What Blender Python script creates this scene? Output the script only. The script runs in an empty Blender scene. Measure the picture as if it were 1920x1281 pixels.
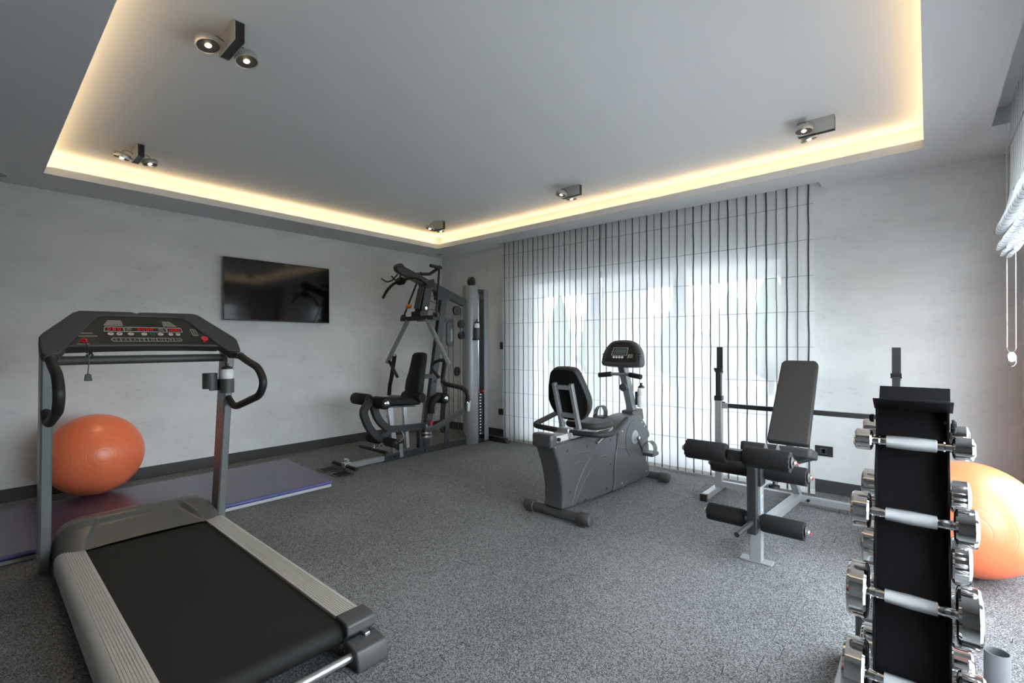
import bpy, math, random
from mathutils import Vector, Matrix
random.seed(7)
scene = bpy.context.scene
COL = scene.collection
V = Vector

# ------------------------------------------------------------------ camera
YAW, ROLL = 0.71961, -0.0031
cam_data = bpy.data.cameras.new('camera')
cam_data.sensor_width = 36.0
cam_data.lens = 889.756 * 36.0 / 1920.0
cam_data.shift_y = 4.78 / 1920.0
cam_data.clip_start = 0.02
cam = bpy.data.objects.new('camera', cam_data)
COL.objects.link(cam)
fw = V((-math.sin(YAW), math.cos(YAW), 0))
rt = V((math.cos(YAW), math.sin(YAW), 0))
up = V((0, 0, 1))
r2 = rt * math.cos(ROLL) + up * math.sin(ROLL)
u2 = up * math.cos(ROLL) - rt * math.sin(ROLL)
cam.matrix_world = Matrix(((r2.x, u2.x, -fw.x, 0), (r2.y, u2.y, -fw.y, 0), (r2.z, u2.z, -fw.z, 1.25), (0, 0, 0, 1)))
scene.camera = cam

# ------------------------------------------------------------------ sky and exposure
world = bpy.data.worlds.new('sky')
scene.world = world
world.use_nodes = True
bg = world.node_tree.nodes['Background']
bg.inputs['Color'].default_value = (0.86, 0.93, 1.0, 1)
bg.inputs['Strength'].default_value = 15.0
vs = scene.view_settings
vs.view_transform = 'Standard'
vs.look = 'None'
vs.gamma = 1.0
vs.use_curve_mapping = False
vs.exposure = 0.0
scene.cycles.max_bounces = 7
scene.cycles.diffuse_bounces = 4
scene.cycles.glossy_bounces = 3
scene.cycles.transmission_bounces = 6

# ------------------------------------------------------------------ room numbers (metres, camera at x=0 y=0 z=1.25)
XL, XR, YN, YB = -5.533, 0.483, -0.62, 4.71
ZC, ZLIP, ZU = 2.551, 2.609, 2.73
RA, RB, RC, RD = -5.014, 4.198, -0.018, 0.366      # edges of the raised ceiling field

# ------------------------------------------------------------------ materials
def nodes_of(m):
    m.use_nodes = True
    return m.node_tree.nodes, m.node_tree.links

def mat(name, col, rough=0.5, metal=0.0, spec=0.5, noise=0.0, nscale=40.0, bump=0.0, bscale=300.0, coat=0.0, stretch=None):
    m = bpy.data.materials.new(name)
    n, l = nodes_of(m)
    b = n['Principled BSDF']
    b.inputs['Base Color'].default_value = (*col, 1)
    b.inputs['Roughness'].default_value = rough
    b.inputs['Metallic'].default_value = metal
    b.inputs['Specular IOR Level'].default_value = spec
    b.inputs['Coat Weight'].default_value = coat
    geo = n.new('ShaderNodeNewGeometry')
    src = geo.outputs['Position']
    if stretch:
        mp = n.new('ShaderNodeMapping')
        mp.inputs['Scale'].default_value = stretch
        l.new(src, mp.inputs['Vector'])
        src = mp.outputs['Vector']
    tx = n.new('ShaderNodeTexNoise')
    tx.inputs['Scale'].default_value = nscale
    tx.inputs['Detail'].default_value = 3
    l.new(src, tx.inputs['Vector'])
    mx = n.new('ShaderNodeMix')
    mx.data_type = 'RGBA'
    k = noise if noise else 0.04
    mx.inputs['A'].default_value = (*[max(0, c * (1 - k)) for c in col], 1)
    mx.inputs['B'].default_value = (*[min(1, c * (1 + k)) for c in col], 1)
    l.new(tx.outputs['Fac'], mx.inputs['Factor'])
    l.new(mx.outputs['Result'], b.inputs['Base Color'])
    if bump:
        t2 = n.new('ShaderNodeTexNoise')
        t2.inputs['Scale'].default_value = bscale
        l.new(src, t2.inputs['Vector'])
        bp = n.new('ShaderNodeBump')
        bp.inputs['Strength'].default_value = bump
        bp.inputs['Distance'].default_value = 0.002
        l.new(t2.outputs['Fac'], bp.inputs['Height'])
        l.new(bp.outputs['Normal'], b.inputs['Normal'])
    return m

def emit(name, col, strength):
    m = bpy.data.materials.new(name)
    n, l = nodes_of(m)
    n.remove(n['Principled BSDF'])
    e = n.new('ShaderNodeEmission')
    e.inputs['Color'].default_value = (*col, 1)
    e.inputs['Strength'].default_value = strength
    l.new(e.outputs[0], n['Material Output'].inputs['Surface'])
    return m

def plaster(name, base, dark, axis):
    """trowelled plaster: streaks run level along the wall"""
    m = bpy.data.materials.new(name)
    n, l = nodes_of(m)
    b = n['Principled BSDF']
    b.inputs['Roughness'].default_value = 0.62
    b.inputs['Specular IOR Level'].default_value = 0.35
    geo = n.new('ShaderNodeNewGeometry')
    def noise(sc, detail, rough, stretch):
        mp = n.new('ShaderNodeMapping')
        mp.inputs['Scale'].default_value = stretch
        l.new(geo.outputs['Position'], mp.inputs['Vector'])
        t = n.new('ShaderNodeTexNoise')
        t.inputs['Scale'].default_value = sc
        t.inputs['Detail'].default_value = detail
        t.inputs['Roughness'].default_value = rough
        l.new(mp.outputs['Vector'], t.inputs['Vector'])
        return t.outputs['Fac']
    st = (1, 1, 4.5)
    big = noise(1.6, 4, 0.6, (1, 1, 2.2))
    fine = noise(11.0, 9, 0.78, (1, 1, 4.5))
    r1 = n.new('ShaderNodeMapRange'); r1.inputs['From Min'].default_value = 0.36; r1.inputs['From Max'].default_value = 0.66
    l.new(big, r1.inputs['Value'])
    r2_ = n.new('ShaderNodeMapRange'); r2_.inputs['From Min'].default_value = 0.53; r2_.inputs['From Max'].default_value = 0.72
    l.new(fine, r2_.inputs['Value'])
    mul = n.new('ShaderNodeMath'); mul.operation = 'MULTIPLY'
    l.new(r1.outputs[0], mul.inputs[0]); l.new(r2_.outputs[0], mul.inputs[1])
    add = n.new('ShaderNodeMath'); add.operation = 'MULTIPLY_ADD'
    l.new(r1.outputs[0], add.inputs[0]); add.inputs[1].default_value = 0.36; l.new(mul.outputs[0], add.inputs[2])
    mx = n.new('ShaderNodeMix'); mx.data_type = 'RGBA'
    mx.inputs['A'].default_value = (*base, 1); mx.inputs['B'].default_value = (*dark, 1)
    l.new(add.outputs[0], mx.inputs['Factor'])
    l.new(mx.outputs['Result'], b.inputs['Base Color'])
    bp = n.new('ShaderNodeBump'); bp.inputs['Strength'].default_value = 0.10; bp.inputs['Distance'].default_value = 0.003
    l.new(fine, bp.inputs['Height']); l.new(bp.outputs['Normal'], b.inputs['Normal'])
    return m

def rubber_floor():
    m = bpy.data.materials.new('rubber_granulate')
    n, l = nodes_of(m)
    b = n['Principled BSDF']
    b.inputs['Roughness'].default_value = 0.75
    b.inputs['Specular IOR Level'].default_value = 0.35
    geo = n.new('ShaderNodeNewGeometry')
    def noise(sc, detail=2):
        t = n.new('ShaderNodeTexNoise'); t.inputs['Scale'].default_value = sc; t.inputs['Detail'].default_value = detail
        l.new(geo.outputs['Position'], t.inputs['Vector']); return t.outputs['Fac']
    vor = n.new('ShaderNodeTexVoronoi'); vor.inputs['Scale'].default_value = 290.0
    l.new(geo.outputs['Position'], vor.inputs['Vector'])
    sep = n.new('ShaderNodeSeparateColor'); l.new(vor.outputs['Color'], sep.inputs['Color'])
    wear = noise(1.3, 5)
    mr = n.new('ShaderNodeMapRange'); mr.inputs['From Min'].default_value = 0.3; mr.inputs['From Max'].default_value = 0.7
    mr.inputs['To Min'].default_value = 0.62; mr.inputs['To Max'].default_value = 0.36
    l.new(wear, mr.inputs['Value'])
    gt = n.new('ShaderNodeMapRange')
    l.new(sep.outputs[0], gt.inputs['Value'])
    lo = n.new('ShaderNodeMath'); lo.operation = 'SUBTRACT'; l.new(mr.outputs[0], lo.inputs[0]); lo.inputs[1].default_value = 0.18
    l.new(lo.outputs[0], gt.inputs['From Min'])
    hi = n.new('ShaderNodeMath'); hi.operation = 'ADD'; l.new(mr.outputs[0], hi.inputs[0]); hi.inputs[1].default_value = 0.25
    l.new(hi.outputs[0], gt.inputs['From Max'])
    mx = n.new('ShaderNodeMix'); mx.data_type = 'RGBA'
    mx.inputs['A'].default_value = (0.055, 0.056, 0.059, 1); mx.inputs['B'].default_value = (0.265, 0.272, 0.283, 1)
    l.new(gt.outputs[0], mx.inputs['Factor'])
    l.new(mx.outputs['Result'], b.inputs['Base Color'])
    bp = n.new('ShaderNodeBump'); bp.inputs['Strength'].default_value = 0.5; bp.inputs['Distance'].default_value = 0.002
    l.new(vor.outputs['Distance'], bp.inputs['Height']); l.new(bp.outputs['Normal'], b.inputs['Normal'])
    return m

def sheer(name, cd, ct, t0, t1):
    m = bpy.data.materials.new(name)
    n, l = nodes_of(m)
    n.remove(n['Principled BSDF'])
    geo = n.new('ShaderNodeNewGeometry')
    t = n.new('ShaderNodeTexNoise'); t.inputs['Scale'].default_value = 90; t.inputs['Detail'].default_value = 4
    mp = n.new('ShaderNodeMapping'); mp.inputs['Scale'].default_value = (4, 4, 0.3)
    l.new(geo.outputs['Position'], mp.inputs['Vector']); l.new(mp.outputs['Vector'], t.inputs['Vector'])
    mr = n.new('ShaderNodeMapRange'); mr.inputs['To Min'].default_value = t0; mr.inputs['To Max'].default_value = t1
    l.new(t.outputs['Fac'], mr.inputs['Value'])
    d = n.new('ShaderNodeBsdfDiffuse'); d.inputs['Color'].default_value = (*cd, 1)
    tr = n.new('ShaderNodeBsdfTranslucent'); tr.inputs['Color'].default_value = (*ct, 1)
    m1 = n.new('ShaderNodeMixShader'); m1.inputs[0].default_value = 0.40
    l.new(d.outputs[0], m1.inputs[1]); l.new(tr.outputs[0], m1.inputs[2])
    tp = n.new('ShaderNodeBsdfTransparent'); tp.inputs['Color'].default_value = (0.97, 0.98, 1, 1)
    m2 = n.new('ShaderNodeMixShader')
    l.new(mr.outputs[0], m2.inputs[0]); l.new(m1.outputs[0], m2.inputs[1]); l.new(tp.outputs[0], m2.inputs[2])
    l.new(m2.outputs[0], n['Material Output'].inputs['Surface'])
    return m

def pane_glass():
    m = bpy.data.materials.new('window_glass')
    n, l = nodes_of(m)
    n.remove(n['Principled BSDF'])
    g = n.new('ShaderNodeBsdfGlossy'); g.inputs['Roughness'].default_value = 0.01
    tp = n.new('ShaderNodeBsdfTransparent'); tp.inputs['Color'].default_value = (0.93, 0.96, 0.95, 1)
    lw_ = n.new('ShaderNodeLayerWeight'); lw_.inputs['Blend'].default_value = 0.5
    pw = n.new('ShaderNodeMath'); pw.operation = 'POWER'; l.new(lw_.outputs['Facing'], pw.inputs[0]); pw.inputs[1].default_value = 5.0
    fr = n.new('ShaderNodeMath'); fr.operation = 'MULTIPLY_ADD'; l.new(pw.outputs[0], fr.inputs[0]); fr.inputs[1].default_value = 0.9; fr.inputs[2].default_value = 0.05
    mx = n.new('ShaderNodeMixShader')
    l.new(fr.outputs[0], mx.inputs[0]); l.new(tp.outputs[0], mx.inputs[1]); l.new(g.outputs[0], mx.inputs[2])
    l.new(mx.outputs[0], n['Material Output'].inputs['Surface'])
    return m

def ball_mat():
    m = bpy.data.materials.new('orange_vinyl')
    n, l = nodes_of(m)
    b = n['Principled BSDF']
    b.inputs['Roughness'].default_value = 0.30
    b.inputs['Subsurface Weight'].default_value = 0.0
    tc = n.new('ShaderNodeTexCoord')
    t = n.new('ShaderNodeTexNoise'); t.inputs['Scale'].default_value = 5
    l.new(tc.outputs['Object'], t.inputs['Vector'])
    mx = n.new('ShaderNodeMix'); mx.data_type = 'RGBA'
    mx.inputs['A'].default_value = (0.93, 0.205, 0.085, 1); mx.inputs['B'].default_value = (0.95, 0.225, 0.10, 1)
    l.new(t.outputs['Fac'], mx.inputs['Factor']); l.new(mx.outputs['Result'], b.inputs['Base Color'])
    return m

M = {
    'wall': plaster('grey_plaster', (0.72, 0.738, 0.745), (0.49, 0.507, 0.512), 0),
    'ceil': mat('ceiling_paint', (0.66, 0.67, 0.68), 0.8, noise=0.02, nscale=6),
    'skirt': mat('skirting_gloss', (0.06, 0.061, 0.063), 0.22, noise=0.06, nscale=5),
    'rubber': rubber_floor(),
    'under': mat('screed_dark', (0.012, 0.012, 0.012), 0.9),
    'sheer': sheer('sheer_fabric', (0.90, 0.91, 0.92), (0.84, 0.86, 0.88), 0.15, 0.20),
    'stripe': sheer('stripe_yarn', (0.10, 0.115, 0.12), (0.20, 0.22, 0.23), 0.12, 0.30),
    'rib': mat('blind_rod', (0.34, 0.36, 0.38), 0.6),
    'white': mat('white_plastic', (0.80, 0.80, 0.79), 0.4),
    'whitepaint': mat('white_frame_paint', (0.80, 0.81, 0.82), 0.4),
    'glass': pane_glass(),
    'black': mat('black_plastic', (0.012, 0.012, 0.013), 0.42),
    'blackm': mat('black_powder_coat', (0.006, 0.006, 0.007), 0.45, spec=0.2, bump=0.1, bscale=500),
    'screen': mat('tv_screen', (0.004, 0.004, 0.005), 0.07, spec=0.5),
    'dark': mat('dark_grey_plastic', (0.055, 0.055, 0.057), 0.45, bump=0.12, bscale=900),
    'panel': mat('console_panel', (0.036, 0.034, 0.031), 0.35),
    'grip': mat('rubber_grip', (0.018, 0.018, 0.019), 0.5, spec=0.35),
    'frame': mat('charcoal_frame_paint', (0.038, 0.039, 0.042), 0.36, metal=0.35),
    'towergrey': mat('silver_grey_paint', (0.235, 0.245, 0.26), 0.38, metal=0.25),
    'tubegrey': mat('grey_tube_paint', (0.13, 0.135, 0.145), 0.5, spec=0.3),
    'postgrey': mat('post_grey_paint', (0.22, 0.235, 0.245), 0.33, metal=0.5),
    'alu': mat('ribbed_aluminium', (0.60, 0.58, 0.55), 0.36, metal=0.35, noise=0.05, nscale=8),
    'hood': mat('hood_grey_plastic', (0.105, 0.103, 0.100), 0.34, metal=0.3, noise=0.05, nscale=10),
    'belt': mat('running_belt', (0.009, 0.009, 0.009), 0.6, spec=0.3, bump=0.6, bscale=700),
    'chrome': mat('chrome', (0.66, 0.66, 0.66), 0.06, metal=1.0),
    'steel': mat('brushed_steel', (0.55, 0.56, 0.57), 0.28, metal=0.9),
    'knurl': mat('knurled_steel', (0.40, 0.41, 0.42), 0.40, metal=0.9, bump=0.6, bscale=2200),
    'silver': mat('silver_paint', (0.34, 0.35, 0.365), 0.38, metal=0.35),
    'vinyl': mat('black_vinyl', (0.008, 0.008, 0.008), 0.55, spec=0.22, bump=0.25, bscale=500),
    'vinylg': mat('charcoal_vinyl', (0.032, 0.032, 0.033), 0.55, spec=0.3, bump=0.2, bscale=500),
    'foam': mat('black_foam', (0.012, 0.012, 0.013), 0.7, spec=0.25, bump=0.35, bscale=350),
    'bike': mat('bike_shroud_plastic', (0.068, 0.070, 0.074), 0.36, metal=0.15),
    'red': mat('red_plastic', (0.62, 0.02, 0.02), 0.35),
    'orangeknob': mat('orange_knob', (0.6, 0.14, 0.03), 0.4),
    'green': mat('green_button', (0.0, 0.14, 0.055), 0.4),
    'cream': mat('cream_button', (0.72, 0.62, 0.50), 0.5),
    'print': mat('pale_print', (0.52, 0.48, 0.42), 0.6),
    'lcd': mat('lcd_glass', (0.085, 0.125, 0.125), 0.18),
    'led_red': emit('red_display', (0.85, 0.02, 0.03), 0.9),
    'led_green': mat('dot_matrix', (0.035, 0.055, 0.015), 0.4),
    'matv': mat('mat_vinyl', (0.075, 0.062, 0.125), 0.27, spec=0.75, noise=0.08, nscale=3, bump=0.3, bscale=6),
    'mate': mat('mat_piping', (0.10, 0.11, 0.30), 0.2),
    'matw': mat('mat_side', (0.42, 0.43, 0.46), 0.5),
    'ball': ball_mat(),
    'bottle': mat('frosted_bottle', (0.78, 0.79, 0.80), 0.35),
    'cable': mat('steel_cable', (0.03, 0.03, 0.03), 0.5),
    'socket': mat('socket_black', (0.022, 0.022, 0.024), 0.3),
    'socketg': mat('socket_inner', (0.09, 0.09, 0.09), 0.4),
    'lampalu': mat('lamp_aluminium', (0.55, 0.55, 0.54), 0.35, metal=0.8),
    'bulb': emit('lamp_bulb', (1.0, 0.74, 0.44), 30.0),
    'cove': emit('cove_led', (1.0, 0.70, 0.37), 19.0),
    'grille': mat('speaker_grille', (0.36, 0.37, 0.38), 0.6),
    'bounce_pave': mat('bounce_paving', (0.42, 0.42, 0.42), 0.8, noise=0.08, nscale=2),  # for the added strip at the right, pale so it bounces light
    'stone': mat('terrace_stone', (0.25, 0.25, 0.25), 0.8, noise=0.1, nscale=2),
    'wallnear_dim': plaster('bounce_cut_plaster', (0.24, 0.245, 0.25), (0.16, 0.165, 0.17), 0),  # unseen near wall, colour darkened to cut bounce light at the left
    'bounce_cut_lawn': mat('bounce_cut_grass', (0.115, 0.13, 0.105), 0.9, noise=0.3, nscale=6),  # for the added far ground, dark to keep upper walls dim
    'render': mat('white_render', (0.72, 0.73, 0.74), 0.8),
    'roof': mat('red_roof_tile', (0.62, 0.36, 0.30), 0.8, noise=0.2, nscale=12),
    'leaf': mat('conifer_green', (0.10, 0.14, 0.09), 0.9, noise=0.4, nscale=12),
    'trunk': mat('bark', (0.10, 0.07, 0.05), 0.9),
}

for k_ in ('bulb', 'led_red'):
    M[k_].cycles.emission_sampling = 'NONE'      # tiny; the lamps' own beams light the room

# ------------------------------------------------------------------ mesh helpers
def fillet(pts, rad, seg=5):
    pts = [V(p) for p in pts]
    if rad <= 0 or len(pts) < 3:
        return pts
    out = [pts[0]]
    for i in range(1, len(pts) - 1):
        a, b, c = pts[i - 1], pts[i], pts[i + 1]
        d1, d2 = (a - b), (c - b)
        r = min(rad, d1.length * 0.48, d2.length * 0.48)
        p, q = b + d1.normalized() * r, b + d2.normalized() * r
        for k in range(seg + 1):
            t = k / seg
            out.append(p * (1 - t) ** 2 + b * 2 * t * (1 - t) + q * t * t)
    out.append(pts[-1])
    return out

class MB:
    def __init__(s):
        s.v, s.f = [], []
    def add(s, vs_, fs):
        o = len(s.v)
        s.v += [V(p) for p in vs_]
        s.f += [[i + o for i in f] for f in fs]
        return s
    def box(s, x0, x1, y0, y1, z0, z1):
        return s.add([(x0, y0, z0), (x1, y0, z0), (x1, y1, z0), (x0, y1, z0), (x0, y0, z1), (x1, y0, z1), (x1, y1, z1), (x0, y1, z1)],
                     [(0, 3, 2, 1), (4, 5, 6, 7), (0, 1, 5, 4), (1, 2, 6, 5), (2, 3, 7, 6), (3, 0, 4, 7)])
    def beam(s, p0, p1, w, h, side=(1, 0, 0), w1=None, h1=None):
        """box from p0 to p1; w along side, h across"""
        p0, p1 = V(p0), V(p1)
        d = (p1 - p0).normalized()
        e = V(side); e = (e - d * e.dot(d)).normalized()
        n = d.cross(e)
        w1 = w if w1 is None else w1; h1 = h if h1 is None else h1
        q = []
        for p, a, b in ((p0, w, h), (p1, w1, h1)):
            q += [p - e * a / 2 - n * b / 2, p + e * a / 2 - n * b / 2, p + e * a / 2 + n * b / 2, p - e * a / 2 + n * b / 2]
        return s.add(q, [(0, 3, 2, 1), (4, 5, 6, 7), (0, 1, 5, 4), (1, 2, 6, 5), (2, 3, 7, 6), (3, 0, 4, 7)])
    def sweep(s, pts, sect, side=(1, 0, 0)):
        """sweep a closed section [(a,b)] (a along side) along pts"""
        pts = [V(p) for p in pts]; n = len(sect); o = len(s.v); e0 = V(side)
        for i, p in enumerate(pts):
            d = (pts[min(i + 1, len(pts) - 1)] - pts[max(i - 1, 0)]).normalized()
            e = (e0 - d * e0.dot(d))
            e = e.normalized() if e.length > 1e-5 else d.orthogonal().normalized()
            nn = d.cross(e)
            s.v += [p + e * a + nn * b for a, b in sect]
        for i in range(len(pts) - 1):
            for k in range(n):
                a, b = o + i * n + k, o + i * n + (k + 1) % n
                s.f.append([a, b, b + n, a + n])
        s.f.append([o + k for k in range(n)][::-1])
        s.f.append([o + (len(pts) - 1) * n + k for k in range(n)])
        return s
    def tube(s, pts, r, n=12, rad=0.0, r1=None):
        pts = fillet(pts, rad)
        m = len(pts)
        o = len(s.v)
        d0 = (pts[1] - pts[0]).normalized()
        e = d0.orthogonal().normalized()
        for i, p in enumerate(pts):
            d = (pts[min(i + 1, m - 1)] - pts[max(i - 1, 0)]).normalized()
            e = (e - d * e.dot(d)).normalized()
            nn = d.cross(e)
            rr = r if r1 is None else r + (r1 - r) * i / (m - 1)
            s.v += [p + e * rr * math.cos(2 * math.pi * k / n) + nn * rr * math.sin(2 * math.pi * k / n) for k in range(n)]
        for i in range(m - 1):
            for k in range(n):
                a, b = o + i * n + k, o + i * n + (k + 1) % n
                s.f.append([a, b, b + n, a + n])
        s.f.append([o + k for k in range(n)][::-1])
        s.f.append([o + (m - 1) * n + k for k in range(n)])
        return s
    def lathe(s, prof, p0, axis, n=24, closed=False):
        """prof [(r, h)] turned about axis through p0"""
        p0 = V(p0); ax = V(axis).normalized()
        e = ax.orthogonal().normalized(); nn = ax.cross(e)
        o = len(s.v); m = len(prof)
        for r, h in prof:
            s.v += [p0 + ax * h + (e * math.cos(2 * math.pi * k / n) + nn * math.sin(2 * math.pi * k / n)) * max(r, 1e-5) for k in range(n)]
        for i in range(m - 1):
            for k in range(n):
                a, b = o + i * n + k, o + i * n + (k + 1) % n
                s.f.append([a, b, b + n, a + n])
        if closed:
            for k in range(n):
                a, b = o + (m - 1) * n + k, o + (m - 1) * n + (k + 1) % n
                s.f.append([a, b, o + (k + 1) % n, o + k])
        else:
            s.f.append([o + k for k in range(n)][::-1])
            s.f.append([o + (m - 1) * n + k for k in range(n)])
        return s
    def cyl(s, p0, p1, r, n=20, ch=0.0):
        p0, p1 = V(p0), V(p1); L = (p1 - p0).length
        prof = [(r, 0), (r, L)] if ch <= 0 else [(r - ch, 0), (r - ch * 0.3, ch * 0.3), (r, ch), (r, L - ch), (r - ch * 0.3, L - ch * 0.3), (r - ch, L)]
        return s.lathe(prof, p0, p1 - p0, n)
    def prism(s, poly, o, ea, eb, d0, d1):
        """closed polygon [(a,b)] at o + a*ea + b*eb, from d0 to d1 along ea x eb"""
        o, ea, eb = V(o), V(ea), V(eb); en = ea.cross(eb).normalized()
        n = len(poly); b0 = len(s.v)
        for d in (d0, d1):
            s.v += [o + ea * a + eb * b + en * d for a, b in poly]
        area = sum(poly[i][0] * poly[(i + 1) % n][1] - poly[(i + 1) % n][0] * poly[i][1] for i in range(n))
        lo = [b0 + k for k in range(n)]; hi = [b0 + n + k for k in range(n)]
        if (area > 0) == (d1 > d0):
            s.f += [lo[::-1], hi] + [[lo[k], lo[(k + 1) % n], hi[(k + 1) % n], hi[k]] for k in range(n)]
        else:
            s.f += [lo, hi[::-1]] + [[lo[(k + 1) % n], lo[k], hi[k], hi[(k + 1) % n]] for k in range(n)]
        return s
    def ball(s, c, r, nu=16, nv=10, sc=(1, 1, 1)):
        c = V(c); o = len(s.v)
        for j in range(nv + 1):
            t = math.pi * j / nv
            for i in range(nu):
                a = 2 * math.pi * i / nu
                s.v.append(c + V((sc[0] * r * math.sin(t) * math.cos(a), sc[1] * r * math.sin(t) * math.sin(a), sc[2] * r * math.cos(t))))
        for j in range(nv):
            for i in range(nu):
                a, b = o + j * nu + i, o + j * nu + (i + 1) % nu
                s.f.append([a, a + nu, b + nu, b])
        return s

def chaikin(p, k=2):
    for _ in range(k):
        q = []
        for (a, b), (c, d) in zip(p, p[1:] + p[:1]):
            q += [(a * .75 + c * .25, b * .75 + d * .25), (a * .25 + c * .75, b * .25 + d * .75)]
        p = q
    return p

LOC = {}
def obj(name, mb, material, parent=None, bev=0.0, seg=2, smooth=True, angle=38, loc=None, kind=None, sub=0):
    base = LOC[parent.name] if parent is not None else V(loc if loc is not None else (0, 0, 0))
    me = bpy.data.meshes.new(name)
    me.from_pydata([p - base for p in mb.v], [], mb.f)
    me.validate()
    if smooth:
        me.polygons.foreach_set('use_smooth', [True] * len(me.polygons))
        me.set_sharp_from_angle(angle=math.radians(angle))
    o = bpy.data.objects.new(name, me)
    COL.objects.link(o)
    me.materials.append(M[material] if isinstance(material, str) else material)
    if parent is not None:
        o.parent = parent
    else:
        o.location = base
    LOC[o.name] = base
    if bev > 0:
        b = o.modifiers.new('bevel', 'BEVEL')
        b.width = bev; b.segments = seg; b.limit_method = 'ANGLE'; b.angle_limit = math.radians(35)
    if sub:
        b = o.modifiers.new('sub', 'SUBSURF'); b.levels = sub; b.render_levels = sub
    if kind:
        o['kind'] = kind
    return o

def thing(name, label, cat, loc, group=None):
    o = bpy.data.objects.new(name, None)
    o.empty_display_size = 0.1
    COL.objects.link(o)
    o.location = loc
    o['label'] = label; o['category'] = cat
    if group:
        o['group'] = group
    LOC[o.name] = V(loc)
    return o

def tag(o, label, cat, group=None):
    o['label'] = label; o['category'] = cat
    if group:
        o['group'] = group
    return o

def struct(name, mb, material, **k):
    o = obj(name, mb, material, **k)
    o['kind'] = 'structure'
    return o

def text(name, s, size, o, ea, eb, material, parent, align='CENTER'):
    cu = bpy.data.curves.new(name, 'FONT')
    cu.body = s; cu.size = size; cu.align_x = align; cu.align_y = 'CENTER'; cu.resolution_u = 2
    tmp = bpy.data.objects.new('tmp_text', cu)
    COL.objects.link(tmp)
    bpy.context.view_layer.update()
    me = bpy.data.meshes.new_from_object(tmp.evaluated_get(bpy.context.evaluated_depsgraph_get()))
    bpy.data.objects.remove(tmp)
    o, ea, eb = V(o), V(ea), V(eb)
    base = LOC[parent.name]
    for v in me.vertices:
        v.co = o + ea * v.co.x + eb * v.co.y - base
    me.name = name
    ob = bpy.data.objects.new(name, me); COL.objects.link(ob)
    me.materials.clear(); me.materials.append(M[material])
    ob.parent = parent; LOC[ob.name] = base
    return ob

# ================================================================== THE SETTING
# floor: screed with interlocking rubber tiles
flo = MB().box(XL - 0.1, XR + 0.1, YN - 0.1, YB + 0.1, -0.06, -0.008)
floor = struct('floor', flo, 'under')
TS, TD = 0.98, 0.0235
sx = sorted([-0.471 - TS * k for k in range(6)] ); sy = sorted([2.875 - TS * k for k in range(4)] + [2.875 + TS])
bx = [XL] + [s for s in sx if s > XL + 0.02] + [XR]
by = [YN] + [s for s in sy if YN + 0.02 < s < YB - 0.02] + [YB]
def edge(fixed, a, b, anchor, interior, outward):
    """zigzag along the running axis from a to b (a<b): list of (run, across)"""
    if not interior:
        return [(a, fixed), (b, fixed)]
    st = TS / 8.0
    out = [(a, fixed)]
    k = math.floor((a - anchor) / st) - 1
    while anchor + k * st < b:
        r0 = max(anchor + k * st, a + 0.03); r1 = min(anchor + (k + 1) * st, b - 0.03)
        if r1 - r0 > 0.02:
            off = TD if k % 2 == 0 else -TD
            q = 0.0042 if off * outward > 0 else 0.0018      # teeth a little narrower than the slots they sit in
            out += [(r0 + q, fixed + off), (r1 - q, fixed + off)]
        k += 1
    out.append((b, fixed))
    return out
for i in range(len(bx) - 1):
    for j in range(len(by) - 1):
        x0, x1, y0, y1 = bx[i], bx[i + 1], by[j], by[j + 1]
        south = [(r, c) for r, c in edge(y0, x0, x1, -0.471, j > 0, -1)]
        east = [(c, r) for r, c in edge(x1, y0, y1, 2.336, i < len(bx) - 2, 1)]
        north = [(r, c) for r, c in edge(y1, x0, x1, -0.471, j < len(by) - 2, 1)][::-1]
        west = [(c, r) for r, c in edge(x0, y0, y1, 2.336, i > 0, -1)][::-1]
        poly = south[:-1] + east[:-1] + north[:-1] + west[:-1]
        cx, cy = (x0 + x1) / 2, (y0 + y1) / 2
        poly = [(cx + (a - cx) * 0.9976, cy + (b - cy) * 0.9976) for a, b in poly]
        obj('floor_tile', MB().prism(poly, (0, 0, 0), (1, 0, 0), (0, 1, 0), -0.008, random.uniform(-0.0006, 0.0)), 'rubber', floor, smooth=False)

# walls
WX0, WX1, WZ = -3.95, -0.86, 2.14           # garden door opening in the back wall
RY0, RY1, RZ = 0.75, 3.98, 2.24            # window opening in the right wall
struct('wall_left', MB().box(XL - 0.15, XL, YN - 0.15, YB + 0.15, -0.05, ZU + 0.1), 'wall')
wb = MB().box(XL, WX0, YB, YB + 0.22, -0.05, ZU + 0.1).box(WX1, XR + 0.2, YB, YB + 0.22, -0.05, ZU + 0.1).box(WX0, WX1, YB, YB + 0.22, WZ, ZU + 0.1)
struct('wall_back', wb, 'wall')
wr = MB().box(XR, XR + 0.22, RY1, YB, -0.05, ZU + 0.1).box(XR, XR + 0.22, YN, RY0, -0.05, ZU + 0.1).box(XR, XR + 0.22, RY0, RY1, RZ, ZU + 0.1)
struct('wall_right', wr, 'wall')
struct('wall_near', MB().box(XL - 0.15, XR + 0.22, YN - 0.15, YN, -0.05, ZU + 0.1), 'wallnear_dim')  # out of view; its dark tone is chosen to dim the bounce
# skirting boards
struct('baseboard_left', MB().box(XL, XL + 0.014, YN, YB, 0, 0.106), 'skirt', bev=0.002)
struct('baseboard_back', MB().box(XL + 0.014, WX0 - 0.03, YB - 0.014, YB, 0, 0.106).box(WX1 + 0.03, XR, YB - 0.014, YB, 0, 0.106), 'skirt', bev=0.002)
struct('baseboard_right', MB().box(XR - 0.014, XR, RY1 + 0.04, YB - 0.014, 0, 0.106), 'skirt', bev=0.002)

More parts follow.
